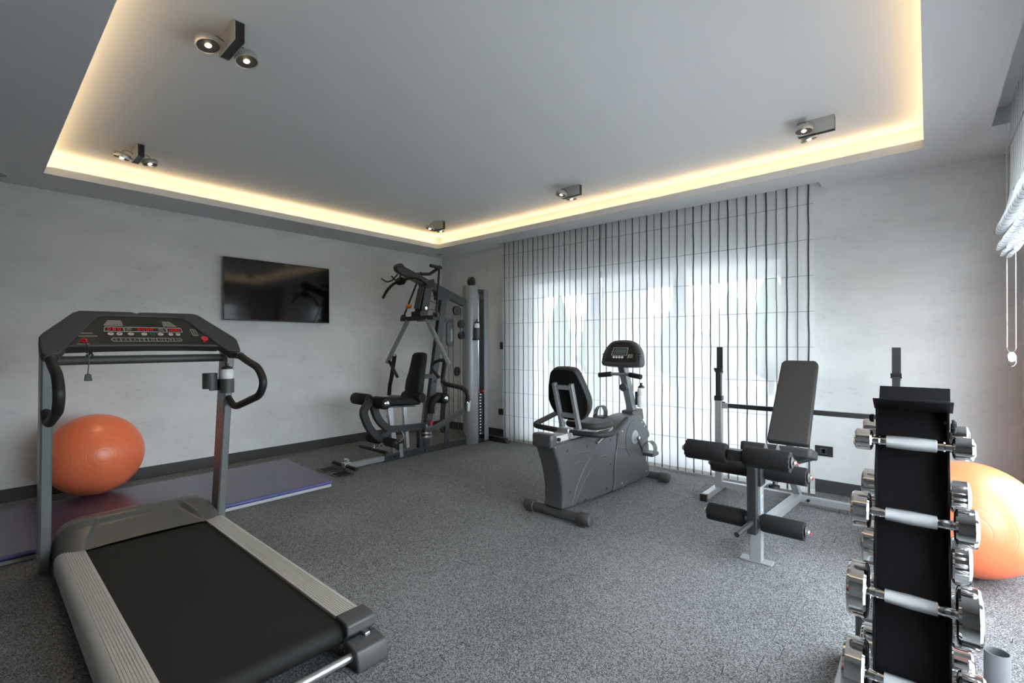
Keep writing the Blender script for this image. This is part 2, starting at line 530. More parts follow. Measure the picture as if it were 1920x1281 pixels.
# ceiling: dropped border with blind slots, light cove, raised field
SL0, SL1, SYF = -4.20, -0.66, 4.524         # slot over the back blinds
SXF, SRY = 0.292, 4.055                     # slot over the right blind
cl = MB()
cl.box(XL, RA, YN, YB, ZC, ZLIP)                          # border by the left wall
cl.box(RA, SL0, RB, YB, ZC, ZLIP).box(SL0, SL1, RB, SYF, ZC, ZLIP).box(SL1, RC, RB, YB, ZC, ZLIP)
cl.box(RC, SXF, YN, YB, ZC, ZLIP).box(SXF, XR, SRY, YB, ZC, ZLIP)
cl.box(RA, RC, YN, RD, ZC, ZLIP)
cl.box(SL0 - 0.01, SL1 + 0.01, SYF - 0.01, YB, 2.655, 2.68).box(SXF - 0.01, XR, YN, SRY + 0.01, 2.655, 2.68)      # tops of the blind slots
cl.box(SL0 - 0.02, SL0, SYF, YB, ZLIP, 2.66).box(SL1, SL1 + 0.02, SYF, YB, ZLIP, 2.66).box(SL0, SL1, SYF - 0.02, SYF, ZLIP, 2.66)
cl.box(SXF, XR, SRY, SRY + 0.02, ZLIP, 2.66).box(SXF - 0.02, SXF, YN, SRY, ZLIP, 2.66)
T = 0.12
cl.box(RA - T - 0.02, RA - T, RD - T, RB + T, ZLIP, ZU).box(RC + T, RC + T + 0.02, RD - T, RB + T, ZLIP, ZU)
cl.box(RA - T - 0.02, RC + T + 0.02, RB + T, RB + T + 0.02, ZLIP, ZU).box(RA - T - 0.02, RC + T + 0.02, RD - T - 0.02, RD - T, ZLIP, ZU)
cl.box(XL - 0.15, XR + 0.22, YN - 0.15, YB + 0.22, ZU, ZU + 0.12)
ceiling = struct('ceiling', cl, 'ceil', smooth=False)
for a in ((RA - 0.05, RA - 0.03, RD - 0.05, RB + 0.05), (RC + 0.03, RC + 0.05, RD - 0.05, RB + 0.05),
          (RA - 0.03, RC + 0.03, RB + 0.03, RB + 0.05), (RA - 0.03, RC + 0.03, RD - 0.05, RD - 0.03)):
    obj('led_strip', MB().box(*a, ZLIP, ZLIP + 0.006), 'cove', ceiling, smooth=False)

# garden door in the back wall: white frame, four leaves with panes
w1 = struct('window_1', MB().box(WX0, WX0 + 0.06, YB + 0.06, YB + 0.14, 0, WZ).box(WX1 - 0.06, WX1, YB + 0.06, YB + 0.14, 0, WZ)
            .box(WX0 + 0.06, WX1 - 0.06, YB + 0.06, YB + 0.14, WZ - 0.06, WZ).box(WX0 + 0.06, WX1 - 0.06, YB + 0.06, YB + 0.14, 0, 0.04), 'whitepaint', bev=0.004)
nl = 3
lw = (WX1 - WX0 - 0.12) / nl
for k in range(nl):
    a = WX0 + 0.06 + lw * k; b = a + lw
    fr = MB().box(a, a + 0.07, YB + 0.07, YB + 0.125, 0.04, WZ - 0.06).box(b - 0.07, b, YB + 0.07, YB + 0.125, 0.04, WZ - 0.06)
    fr.box(a + 0.07, b - 0.07, YB + 0.07, YB + 0.125, WZ - 0.13, WZ - 0.06).box(a + 0.07, b - 0.07, YB + 0.07, YB + 0.125, 0.04, 0.13)
    lf = obj('sash', fr, 'whitepaint', w1, bev=0.004)
    obj('pane', MB().add([(a + 0.07, YB + 0.098, 0.13), (b - 0.07, YB + 0.098, 0.13), (b - 0.07, YB + 0.098, WZ - 0.13), (a + 0.07, YB + 0.098, WZ - 0.13)], [(0, 1, 2, 3)]), 'glass', lf, smooth=False)
w2 = struct('window_2', MB().box(XR + 0.06, XR + 0.14, RY0, RY0 + 0.06, 0, RZ).box(XR + 0.06, XR + 0.14, RY1 - 0.06, RY1, 0, RZ)
            .box(XR + 0.06, XR + 0.14, RY0 + 0.06, RY1 - 0.06, RZ - 0.06, RZ).box(XR + 0.06, XR + 0.14, RY0 + 0.06, RY1 - 0.06, 0, 0.04), 'whitepaint', bev=0.004)
nl = 4
lw = (RY1 - RY0 - 0.12) / nl
for k in range(nl):
    a = RY0 + 0.06 + lw * k; b = a + lw
    fr = MB().box(XR + 0.07, XR + 0.125, a, a + 0.06, 0.04, RZ - 0.06).box(XR + 0.07, XR + 0.125, b - 0.06, b, 0.04, RZ - 0.06)
    fr.box(XR + 0.07, XR + 0.125, a + 0.06, b - 0.06, RZ - 0.12, RZ - 0.06).box(XR + 0.07, XR + 0.125, a + 0.06, b - 0.06, 0.04, 0.12)
    lf = obj('sash', fr, 'whitepaint', w2, bev=0.004)
    obj('pane', MB().add([(XR + 0.098, a + 0.06, 0.12), (XR + 0.098, b - 0.06, 0.12), (XR + 0.098, b - 0.06, RZ - 0.12), (XR + 0.098, a + 0.06, RZ - 0.12)], [(0, 1, 2, 3)]), 'glass', lf, smooth=False)

# ------------------------------------------------------------------ outside, seen through the sheer blinds; ground at the right is added, unseen
ter = struct('terrace', MB().box(-40, XR + 0.2, YB + 0.2, 60, -0.15, -0.03), 'stone', smooth=False)
ter['label'] = 'pale paved terrace outside the windows'
sp = struct('bounce_path', MB().box(XR + 0.2, 3.6, -20, 60, -0.15, -0.03), 'bounce_pave', smooth=False)  # added out of view, reflects daylight up to the ceiling by the window
sp['label'] = 'added pale strip outside the right window, unseen, bounces light to the ceiling'
bounce_cut_lawn = struct('bounce_cut_lawn', MB().box(3.6, 60, -60, 60, -0.15, -0.05), 'bounce_cut_lawn', smooth=False)  # added out of view, low bounce so the upper walls stay darker
bounce_cut_lawn['label'] = 'added dark ground outside the right window, unseen, cuts bounce light'
PZ = 2.30
tag(obj('porch_roof', MB().box(-8.2, 0.4, YB + 0.24, 8.5, PZ + 0.02, PZ + 0.2).box(-8.2, 0.4, 8.1, 8.5, PZ, PZ + 0.02), 'render', bev=0.01, loc=(-4, 6.5, PZ)),
    'white porch roof outside, above the bright patches behind the blinds', 'roof')
for x0, x1, lab in ((-7.5, -6.40, 'white porch pillar outside, left of the smaller bright patch'), (-5.18, -3.96, 'white porch pillar outside, between the two bright patches behind the blinds'),
                    (-1.49, -0.2, 'white porch pillar outside, right of the larger bright patch')):
    tag(obj('porch_pillar', MB().box(x0, x1, 8.15, 8.45, -0.03, PZ), 'render', bev=0.02, loc=((x0 + x1) / 2, 8.3, -0.03)), lab, 'pillar', 'porch pillars')
tag(obj('garden_wall', MB().box(-22, 4, 15, 15.25, -0.03, 1.15).box(-22.05, 4.05, 14.95, 15.3, 1.15, 1.22), 'render', bev=0.01, loc=(-9, 15.1, -0.03)), 'low white garden wall far outside behind the blinds', 'wall')
def house(x0, x1, y, h, rh, label):
    r = thing('house', label, 'house', ((x0 + x1) / 2, y + 3, -0.03), 'houses beyond the garden')
    obj('wall', MB().box(x0, x1, y, y + 6, -0.03, h), 'render', r, smooth=False)
    rf = MB().add([(x0 - .4, y - .4, h), (x1 + .4, y - .4, h), (x1 + .4, y + 6.4, h), (x0 - .4, y + 6.4, h), (x0 + 2, y + 3, h + rh), (x1 - 2, y + 3, h + rh)],
                  [(0, 3, 2, 1), (0, 1, 5, 4), (1, 2, 5), (2, 3, 4, 5), (3, 0, 4)])
    obj('roof', rf, 'roof', r, smooth=False)
    nw = int((x1 - x0) / 2.2)
    for k in range(nw):
        cx = x0 + (k + 0.5) * (x1 - x0) / nw
        obj('window', MB().box(cx - 0.5, cx + 0.5, y - 0.04, y, 0.9, 2.1), 'lcd', r, smooth=False)
house(-21.5, -14.0, 22, 1.9, 1.1, 'low white house with red roof behind the left blind')
house(-12.5, -4.2, 21, 1.7, 1.2, 'long white house with red roof behind the right blind')
def conifer(x, y, h, r, label):
    t = thing('cypress_tree', label, 'tree', (x, y, -0.03), 'cypress trees in the garden')
    obj('trunk', MB().cyl((x, y, -0.03), (x, y, 0.5), 0.07, 8), 'trunk', t)
    m = MB(); n = 14; prev = None
    prof = [(0.05, 0.3), (0.75, 0.55), (1.0, 0.3 * h), (0.92, 0.45 * h), (0.7, 0.65 * h), (0.4, 0.85 * h), (0.02, h)]
    o = 0
    for q, (a, z) in enumerate(prof):
        for k in range(n):
            rr = r * a * random.uniform(0.82, 1.12)
            m.v.append(V((x + rr * math.cos(2 * math.pi * k / n), y + rr * math.sin(2 * math.pi * k / n), z + random.uniform(-.06, .06))))
    for q in range(len(prof) - 1):
        for k in range(n):
            a, b = q * n + k, q * n + (k + 1) % n
            m.f.append([a, b, b + n, a + n])
    obj('foliage', m, 'leaf', t, smooth=False)
for k, (x, y, h, r, lab) in enumerate([(-8.55, 12.0, 2.75, 0.42, 'tall dark cypress behind the left blind'), (-7.1, 11.4, 2.4, 0.36, 'shorter dark cypress behind the left blind'),
                                  (-5.2, 12.5, 2.2, 0.5, 'broad cypress at the left of the larger bright patch'), (-3.6, 12.2, 2.6, 0.45, 'cypress in the middle of the larger bright patch'),
                                  (-2.9, 13.0, 3.1, 0.55, 'tallest cypress at the right of the larger bright patch')]):
    conifer(x, y, h, r, lab)

# ------------------------------------------------------------------ roman blinds at the back window
def flat_blind(x0, x1, stripes, chain_x, label):
    Y = 4.572
    t = thing('roman_blind', label, 'blind', ((x0 + x1) / 2, Y, 0.0), 'lowered striped sheer blinds')
    rows = [2.40 - 0.2955 * k for k in range(8)]
    zs = [2.64, 2.52] + sum([[z, z - 0.148] for z in rows], [])[:-1] + [0.17, 0.012]
    nx = int((x1 - x0) / 0.0785) * 2
    m = MB()
    for z in zs:
        for i in range(nx + 1):
            x = x0 + (x1 - x0) * i / nx
            m.v.append(V((x, Y + 0.006 * math.sin(i * 1.7 + z * 3) * (0.3 if any(abs(z - r) < 0.01 for r in rows) else 1.0), z)))
    for j in range(len(zs) - 1):
        for i in range(nx):
            a = j * (nx + 1) + i
            m.f.append([a, a + 1, a + nx + 2, a + nx + 1])
    obj('fabric', m, 'sheer', t)
    for k, x in enumerate(stripes):
        w = 0.0062 if k % 2 == 0 else 0.0033
        pts = []; z = 2.64
        while z > 0.02:
            pts.append((x + random.uniform(-0.0022, 0.0022), Y - 0.010, z)); z -= 0.11
        pts.append((x, Y - 0.010, 0.012))
        obj('stripe', MB().sweep(pts, [(-w, -0.0008), (w, -0.0008), (w, 0.0008), (-w, 0.0008)]), 'stripe', t)
    for z in rows:
        obj('rod', MB().tube([(x0 + 0.005, Y - 0.0085, z), (x1 - 0.005, Y - 0.0085, z)], 0.0024, 6), 'rib', t)
    obj('hem_bar', MB().box(x0, x1, Y - 0.006, Y + 0.006, 0.008, 0.045), 'white', t, bev=0.002)
    if chain_x:
        m = MB().tube([(chain_x, Y - 0.018, 1.86), (chain_x, Y - 0.018, 0.62)], 0.0014, 5)
        for k in range(150):
            m.ball((chain_x, Y - 0.018, 1.86 - k * 0.0083), 0.0032, 6, 4)
        obj('bead_chain', m, 'rib', t)
flat_blind(-4.16, -2.712, [-4.123 + 0.0784 * k for k in range(19)], None, 'narrower sheer white blind with dark stripes, lowered beside the weight tower')
flat_blind(-2.690, -0.70, [-2.635 + 0.07896 * k for k in range(25)], -2.668, 'wider sheer white blind with dark stripes, lowered behind the weight bench')

# raised blind at the right window
t = thing('roman_blind', 'sheer white blind pulled up in thick folds at the right edge', 'blind', (0.37, 2.1, 1.7))
prof = [(.372, 2.66), (.369, 2.45), (.366, 2.25), (.360, 2.12), (.346, 2.03), (.322, 1.965), (.305, 1.925), (.306, 1.895), (.325, 1.893), (.350, 1.915), (.376, 1.945), (.384, 1.93), (.362, 1.885),
        (.332, 1.85), (.309, 1.822), (.307, 1.80), (.322, 1.797), (.345, 1.812), (.366, 1.835), (.372, 1.82), (.350, 1.795), (.327, 1.778), (.323, 1.764), (.34, 1.765), (.362, 1.788), (.374, 1.79),
        (.362, 1.768), (.349, 1.755), (.358, 1.748), (.376, 1.762), (.39, 1.79)]
pp = [V((a, 0, b)) for a, b in prof]
sm = []
for i in range(len(pp) - 1):
    p0, p1, p2, p3 = pp[max(i - 1, 0)], pp[i], pp[i + 1], pp[min(i + 2, len(pp) - 1)]
    for k in range(3):
        s = k / 3
        sm.append(0.5 * ((2 * p1) + (p2 - p0) * s + (2 * p0 - 5 * p1 + 4 * p2 - p3) * s * s + (3 * p1 - p0 - 3 * p2 + p3) * s ** 3))
sm.append(pp[-1])
Y1, Y0 = 4.045, -0.2
m = MB(); ny = 54
for i in range(ny + 1):
    y = Y1 + (Y0 - Y1) * i / ny
    for q in sm:
        m.v.append(V((q.x + 0.003 * math.sin(i * 2.1 + q.z * 4), y, q.z + 0.004 * math.sin(i * 1.3))))
n = len(sm)
for i in range(ny):
    for k in range(n - 1):
        a = i * n + k
        m.f.append([a, a + 1, a + n + 1, a + n])
obj('fabric', m, 'sheer', t)
for k in range(50):
    y = Y1 - 0.035 - k * 0.0785
    w = 0.0055 if k % 2 == 0 else 0.0032
    m = MB()
    for i, q in enumerate(sm):
        d = sm[min(i + 1, n - 1)] - sm[max(i - 1, 0)]
        nn = V((-d.z, 0, d.x)).normalized()
        c = V((q.x, 0, q.z)) - nn * 0.0045
        m.v += [V((c.x, y - w, c.z)), V((c.x, y + w, c.z))]
    for i in range(n - 1):
        m.f.append([2 * i, 2 * i + 1, 2 * i + 3, 2 * i + 2])
    obj('stripe', m, 'stripe', t)
for z in (2.40, 2.105):
    obj('rod', MB().tube([(0.362, Y1, z), (0.362, Y0, z)], 0.003, 6), 'rib', t)
for x, y in ((0.352, 4.035), (0.388, 4.035)):
    mm = MB().tube([(x, y, 2.55 if x < 0.36 else 1.76), (x, y, 1.21), (0.370, y, 1.18)], 0.0013, 5)
    zt = 2.55 if x < 0.36 else 1.78
    for k in range(int((zt - 1.21) / 0.0075)):
        mm.ball((x, y, zt - k * 0.0075), 0.0036, 6, 4)
    obj('bead_chain', mm, 'white', t)
wt = MB()
wt.lathe([(0.001, -0.006), (0.016, -0.005), (0.019, 0), (0.016, 0.005), (0.001, 0.006)], (0, 0, 0), (0, 1, 0), 20)
wt.v = [V((v.x + 0.370, v.y + 4.03, v.z * 1.6 + 1.165)) for v in wt.v]
obj('chain_weight', wt, 'white', t)
obj('weight_loop', MB().tube([(0.352, 4.03, 1.17), (0.352, 4.03, 1.125), (0.37, 4.03, 1.105), (0.388, 4.03, 1.125), (0.388, 4.03, 1.17)], 0.003, 6, rad=0.03), 'chrome', t)

# ------------------------------------------------------------------ ceiling lamps
def spot(x0, yc, label, tilt):
    t = thing('ceiling_spotlight', label, 'lamp', (x0 - 0.1, yc, ZU), 'twin spotlights on the raised ceiling')
    z0 = 2.638
    b = MB().box(x0 - 0.21, x0, yc - 0.0225, yc - 0.0195, z0, ZU - 0.001).box(x0 - 0.21, x0, yc + 0.0195, yc + 0.0225, z0, ZU - 0.001)
    b.box(x0 - 0.21, x0 - 0.207, yc - 0.0195, yc + 0.0195, z0, ZU - 0.001)
    hb = obj('housing', b, 'lampalu', t)
    obj('end_plate', MB().box(x0 - 0.006, x0 - 0.003, yc - 0.0194, yc + 0.0194, z0 + 0.003, ZU - 0.003), 'black', hb)
    obj('bottom_plate', MB().box(x0 - 0.206, x0 - 0.004, yc - 0.0194, yc + 0.0194, z0 + 0.003, z0 + 0.006), 'black', hb)
    for s, (tx, ty) in zip((-1, 1), tilt):
        c = V((x0 - 0.16, yc + s * 0.083, 2.655))
        ax = V((tx, ty, -1)).normalized()
        ring = MB().lathe([(0.050, -0.018), (0.053, -0.012), (0.053, 0.012), (0.051, 0.016), (0.048, 0.014), (0.047, -0.010), (0.040, -0.018)], c, ax, 32, closed=True)
        h = obj('lamp_ring', ring, 'lampalu', t)
        obj('reflector', MB().lathe([(0.0475, 0.010), (0.035, -0.004), (0.015, -0.014), (0.002, -0.015)], c, ax, 28), 'dark', h)
        obj('bulb', MB().ball(c + ax * 0.002, 0.016, 14, 8), 'bulb', h)
        ld = bpy.data.lights.new('spot_beam', 'SPOT')
        ld.energy = 11.0; ld.color = (1.0, 0.72, 0.42); ld.spot_size = math.radians(85); ld.spot_blend = 0.8; ld.shadow_soft_size = 0.03
        lo_ = bpy.data.objects.new('spot_beam', ld); COL.objects.link(lo_)
        lo_.parent = h
        lo_.matrix_parent_inverse = Matrix.Identity(4)
        lo_.location = c + ax * 0.022 - LOC[t.name]
        lo_.rotation_euler = ax.to_track_quat('-Z', 'Y').to_euler()
        e = V((0, s, 0))
        obj('pivot', MB().cyl(c - e * 0.0615, c - e * 0.051, 0.006, 8), 'steel', h)
        obj('wire', MB().tube([c - e * 0.061 + V((0.02, 0, 0.03)), c - e * 0.03 + V((0.01, 0, 0.05)), c + V((0, 0, 0.045)), c - ax * 0.018], 0.0022, 6, rad=0.02), 'cable', h)
tl = [(-0.1, -0.25), (0.05, 0.15)]
spot(-2.36, 0.8145, 'twin spotlight nearest the top left of the picture', [(0.25, 0.10), (0.25, 0.10)])
spot(-4.345, 0.83, 'twin spotlight on the ceiling above the treadmill', tl)
spot(-4.36, 3.745, 'twin spotlight in the ceiling corner above the weight machine', tl)
spot(-2.42, 3.735, 'twin spotlight on the ceiling above the exercise bike', tl)
spot(-0.45, 3.70, 'twin spotlight at the right, above the weight bench', [(0.0, -0.12), (0.2, 0.2)])
for x, y, r, lab in ((-5.308, 4.47, 0.066, 'small round ceiling grille in the corner above the weight machine'), (-5.30, 0.10, 0.095, 'round ceiling grille at the left edge above the treadmill')):
    t = thing('ceiling_speaker', lab, 'speaker', (x, y, ZC), 'round ceiling grilles')
    obj('rim', MB().lathe([(r, 0.0), (r, -0.004), (r - 0.008, -0.006), (r - 0.010, 0.0)], (x, y, ZC), (0, 0, 1), 32, closed=True), 'ceil', t)
    obj('grille', MB().cyl((x, y, ZC - 0.003), (x, y, ZC), r - 0.009, 32), 'grille', t)

# ------------------------------------------------------------------ television, sockets
t = thing('television', 'flat black television hung on the left wall', 'television', (XL, 2.297, 1.84))
y0, y1, z0, z1 = 1.722, 2.874, 1.509, 2.169
obj('body', MB().box(XL + 0.025, XL + 0.058, y0 + 0.01, y1 - 0.01, z0 + 0.01, z1 - 0.01), 'black', t, bev=0.006)
obj('wall_bracket', MB().box(XL + 0.0015, XL + 0.026, 2.1, 2.5, 1.65, 2.0), 'blackm', t)
bz = MB().box(XL + 0.055, XL + 0.064, y0, y0 + 0.008, z0, z1).box(XL + 0.055, XL + 0.064, y1 - 0.008, y1, z0, z1).box(XL + 0.055, XL + 0.064, y0 + 0.008, y1 - 0.008, z0, z0 + 0.012).box(XL + 0.055, XL + 0.064, y0 + 0.008, y1 - 0.008, z1 - 0.008, z1)
obj('bezel', bz, 'black', t, bev=0.0015)
obj('screen', MB().box(XL + 0.055, XL + 0.0618, y0 + 0.008, y1 - 0.008, z0 + 0.012, z1 - 0.008), 'screen', t, smooth=False)

def plate(x0, x1, z0, z1, label, round_=None):
    t = thing('wall_socket' if round_ else 'wall_switch', label, 'socket' if round_ else 'switch', ((x0 + x1) / 2, YB, (z0 + z1) / 2), 'black wall plates')
    obj('plate', MB().box(x0, x1, YB - 0.010, YB, z0, z1), 'socket', t, bev=0.002)
    if round_:
        cx, cz = (x0 + x1) / 2, (z0 + z1) / 2
        obj('insert', MB().box(cx - 0.023, cx + 0.023, YB - 0.012, YB - 0.009, cz - 0.023, cz + 0.023), 'socketg', t, bev=0.001)
        obj('recess', MB().lathe([(0.0195, 0), (0.0195, 0.002), (0.017, 0.002), (0.016, 0.0)], (cx, YB - 0.012, cz), (0, -1, 0), 24), 'black', t)
        for s in (-1, 1):
            obj('contact', MB().cyl((cx + s * 0.0095, YB - 0.0155, cz), (cx + s * 0.0095, YB - 0.012, cz), 0.0028, 8), 'steel', t)
    else:
        obj('rocker', MB().box(x0 + 0.012, x1 - 0.012, YB - 0.014, YB - 0.009, z0 + 0.016, z1 - 0.016), 'black', t, bev=0.002)
plate(-0.722, -0.593, 0.303, 0.389, 'black socket plate on the wall beside the weight bench', True)
plate(-4.338, -4.255, 1.180, 1.278, 'upper black switch plate beside the narrower blind')
plate(-4.366, -4.255, 0.297, 0.380, 'lower black socket plate beside the narrower blind', True)

# ================================================================== EXERCISE BALLS AND MAT
def exercise_ball(c, r, ax, label):
    t = thing('exercise_ball', label, 'ball', (c[0], c[1], c[2] - r), 'orange exercise balls')
    ax = V(ax).normalized()
    prof = []
    N = 360
    for k in range(N + 1):
        a = math.pi * k / N
        rr = r
        for g in (0.16, 0.30, 0.44, 0.62, 0.80, 1.0, 1.2, 1.4):
            for q in (g, math.pi - g):
                d = abs(a - q)
                if d < 0.010:
                    rr -= 0.0010 * (1 - d / 0.010)
        prof.append((rr * math.sin(a), -rr * math.cos(a)))
    obj('shell', MB().lathe(prof, c, ax, 64), 'ball', t, angle=80)
    e = V(c) - ax * (r - 0.001)
    obj('plug', MB().cyl(e, e - ax * 0.003, 0.011, 16), 'white', t)
exercise_ball((-5.06, 0.66, 0.372), 0.32, (1.0, 0.03, 0.10), 'orange exercise ball on the mat behind the treadmill')
exercise_ball((0.165, 3.56, 0.30), 0.30, (-0.06, -0.97, 0.03), 'orange exercise ball on the floor behind the dumbbell rack')

t = thing('gym_mat', 'long blue-grey vinyl gym mat along the left wall', 'mat', (-4.5, 1.1, 0.0))
mt = [(-5.09, -0.30), (-3.955, -0.30), (-3.955, 2.10), (-4.94, 2.205), (-5.09, 2.20)]
mt = [(-5.085, -0.30), (-3.945, -0.30), (-3.950, 2.095), (-4.945, 2.19), (-5.085, 2.20)]
top = MB().prism(mt, (0, 0, 0), (1, 0, 0), (0, 1, 0), 0.022, 0.052)
obj('cover', top, 'matv', t, bev=0.010, seg=3)
obj('underside', MB().prism([(a * 0.999 - 0.0045, b * 0.998) for a, b in mt], (0, 0, 0), (1, 0, 0), (0, 1, 0), 0.0, 0.024), 'matw', t, bev=0.004)
obj('piping', MB().tube([(-3.945, -0.29, 0.042), (-3.948, 2.09, 0.042), (-4.945, 2.188, 0.042)], 0.011, 8, rad=0.02), 'mate', t)

# ================================================================== TREADMILL
TY = 0.684
tm = thing('treadmill', 'black and silver treadmill with raised console at the left', 'treadmill', (-2.6, TY, 0.0))
# belt with rollers
bl = MB(); sect = []
rr = 0.043
path = [(-3.36, 0.145), (-1.775, 0.145)]
pts = [(-3.40, 0.145)]
for k in range(11):
    a = math.pi / 2 - math.pi * k / 10
    pts.append((-1.775 + rr * math.cos(a), 0.102 + rr * math.sin(a)))
pts.append((-3.40, 0.059))
bl.prism([(x, z) for x, z in pts], (0, TY + 0.281, 0), (1, 0, 0), (0, 0, 1), 0.0, 0.562)
obj('running_belt', bl, 'belt', tm, angle=50)
obj('rear_roller', MB().cyl((-1.775, TY - 0.31, 0.102), (-1.775, TY + 0.31, 0.102), 0.036, 24), 'steel', tm)
obj('deck_frame', MB().box(-3.5, -1.84, TY - 0.33, TY - 0.285, 0.05, 0.125).box(-3.5, -1.84, TY + 0.285, TY + 0.33, 0.05, 0.125), 'dark', tm)
def rail(s):
    # section in (distance outward from belt edge, z): ribbed top, rounded outer side
    pr = [(0.0, 0.146), (0.0, 0.156)]
    for k in range(8):
        a = 0.006 + k * 0.0095
        pr += [(a, 0.1565), (a + 0.007, 0.1565), (a + 0.0074, 0.1538), (a + 0.0092, 0.1538)]
    pr += [(0.084, 0.1565), (0.096, 0.154), (0.107, 0.147), (0.115, 0.135), (0.119, 0.118), (0.119, 0.060), (0.112, 0.052), (0.0, 0.052)]
    y0 = TY + s * 0.2825
    m = MB()
    n = len(pr); x0, x1 = -3.425, -1.79
    poly = [(s * a, b) for a, b in pr]
    m.prism(poly, (x1, y0, 0), (0, 1, 0), (0, 0, 1), 0.0, x0 - x1)
    r = obj('side_rail', m, 'alu', tm, angle=28)
    obj('lower_skirt', MB().box(-3.40, -1.80, *sorted((y0 + s * 0.055, y0 + s * 0.113)), 0.028, 0.056), 'dark', r, bev=0.004)
    # rear end cap, foot
    ya, yb = sorted((y0 - s * 0.003, y0 + s * 0.124))
    obj('end_cap', MB().prism([(-1.795, 0.062), (-1.795, 0.160), (-1.72, 0.157), (-1.702, 0.148), (-1.698, 0.112), (-1.73, 0.088), (-1.745, 0.066)], (0, yb, 0), (1, 0, 0), (0, 0, 1), 0.0, yb - ya), 'dark', tm, bev=0.006)
    obj('adjuster', MB().box(-1.72, -1.69, y0 + s * 0.08 - 0.012, y0 + s * 0.08 + 0.012, 0.084, 0.098), 'steel', tm, bev=0.003)
    obj('rear_foot', MB().prism([(-1.715, 0.0), (-1.735, 0.074), (-1.72, 0.088), (-1.66, 0.084), (-1.635, 0.076), (-1.615, 0.02), (-1.62, 0.0)], (0, yb + 0.006, 0), (1, 0, 0), (0, 0, 1), 0.0, yb - ya + 0.008), 'dark', tm, bev=0.008, seg=3)
    obj('floor_wheel', MB().cyl((-3.62, TY + s * 0.33, 0.035), (-3.62, TY + s * 0.36, 0.035), 0.035, 20), 'black', tm)
for s in (-1, 1):
    rail(s)
obj('cross_tube', MB().cyl((-1.675, TY - 0.29, 0.045), (-1.675, TY + 0.29, 0.045), 0.017, 16), 'steel', tm)
# motor hood: domed cover with a shallow tray that opens towards the belt
def lerp(tab, u):
    for (a, p), (b, q) in zip(tab, tab[1:]):
        if u <= b:
            t_ = (u - a) / (b - a)
            return p + (q - p) * t_
    return tab[-1][1]
def sstep(e0, e1, x):
    t_ = max(0.0, min(1.0, (x - e0) / (e1 - e0)))
    return t_ * t_ * (3 - 2 * t_)
HT = [(0, .160), (.08, .176), (.18, .204), (.32, .232), (.46, .250), (.58, .254), (.70, .248), (.80, .232), (.88, .204), (.94, .170), (.98, .125), (1, .07)]
HW = [(0, .402), (.45, .402), (.60, .396), (.72, .380), (.82, .352), (.90, .312), (.96, .26), (1, .20)]
hd = MB(); NU, NV = 72, 110
for i in range(NU + 1):
    u = i / NU
    h = lerp(HT, u); w = lerp(HW, u)
    for k in range(NV + 1):
        q = -1 + 2 * k / NV
        q = math.copysign(abs(q) ** 0.9, q)
        y = w * q
        zd = 0.03 + (h - 0.03) * max(0.0, 1 - abs(q) ** 9) ** 0.36
        yr = 0.283 - 0.085 * (u / 0.46)
        mk = (1 - sstep(yr - 0.010, yr + 0.010, abs(y))) * (1 - sstep(0.40, 0.50, u))
        zf = 0.152 + 0.066 * (u / 0.46) + 0.007 * (1 - (y / 0.283) ** 2)
        z = zd * (1 - mk) + zf * mk
        hd.v.append(V((-3.388 - 0.497 * u - (0.012 * (1 - (y / 0.40) ** 2) * (1 - u)), TY + y, z)))
n_ = NV + 1
for i in range(NU):
    for k in range(NV):
        a = i * n_ + k
        hd.f.append([a, a + n_, a + n_ + 1, a + 1])
hood = obj('motor_hood', hd, 'hood', tm, angle=50)
obj('hood_base', MB().box(-3.80, -3.42, TY - 0.36, TY + 0.36, 0.03, 0.06), 'dark', hood)
# uprights
for s in (-1, 1):
    yc = TY + s * 0.424
    sec = [(-0.024, -0.060), (-0.016, -0.068), (0.016, -0.068), (0.024, -0.060), (0.024, 0.060), (0.016, 0.068), (-0.016, 0.068), (-0.024, 0.060)]
    p = obj('upright', MB().sweep([(-3.645, yc, 0.035), (-3.46, yc, 1.195)], sec, side=(0, 1, 0)), 'postgrey', tm)
    obj('bolt', MB().cyl((-3.42, yc - 0.026, 1.13), (-3.42, yc + 0.026, 1.13), 0.009, 10), 'steel', p)
    obj('bolt', MB().cyl((-3.62, yc - 0.028, 0.10), (-3.62, yc + 0.028, 0.10), 0.012, 10), 'steel', p)
# console: plane rising 45 degrees away from the runner
S2 = math.sqrt(0.5)
CO, CA, CB = V((-3.36, 0, 1.205)), V((0, 1, 0)), V((-S2, 0, S2))
def on(y, s, h=0.0):
    return CO + CA * y + CB * s + V((S2, 0, S2)) * h
outer = [(0.300, 0.004), (0.236, 0.004), (0.230, 0.05), (0.232, 0.128), (0.245, 0.155), (0.375, 0.325), (0.405, 0.345), (0.640, 0.349), (0.660, 0.337), (0.682, 0.349), (0.955, 0.356), (0.985, 0.343), (1.150, 0.140), (1.163, 0.112), (1.162, 0.012), (1.090, 0.012)]
inner = [(1.040, 0.078), (0.912, 0.285), (0.886, 0.310), (0.840, 0.316), (0.510, 0.312), (0.478, 0.300), (0.338, 0.070)]
frm = obj('console_frame', MB().prism(outer + inner, CO, CA, CB, -0.055, 0.0), 'dark', tm, bev=0.006, seg=3)
cp = obj('console_panel', MB().prism([(1.047, 0.062), (1.040, 0.090), (0.912, 0.292), (0.886, 0.317), (0.840, 0.322), (0.510, 0.318), (0.478, 0.306), (0.330, 0.060), (0.5, 0.068), (0.69, 0.071), (0.88, 0.069)], CO, CA, CB, -0.058, -0.010), 'panel', tm, bev=0.003)
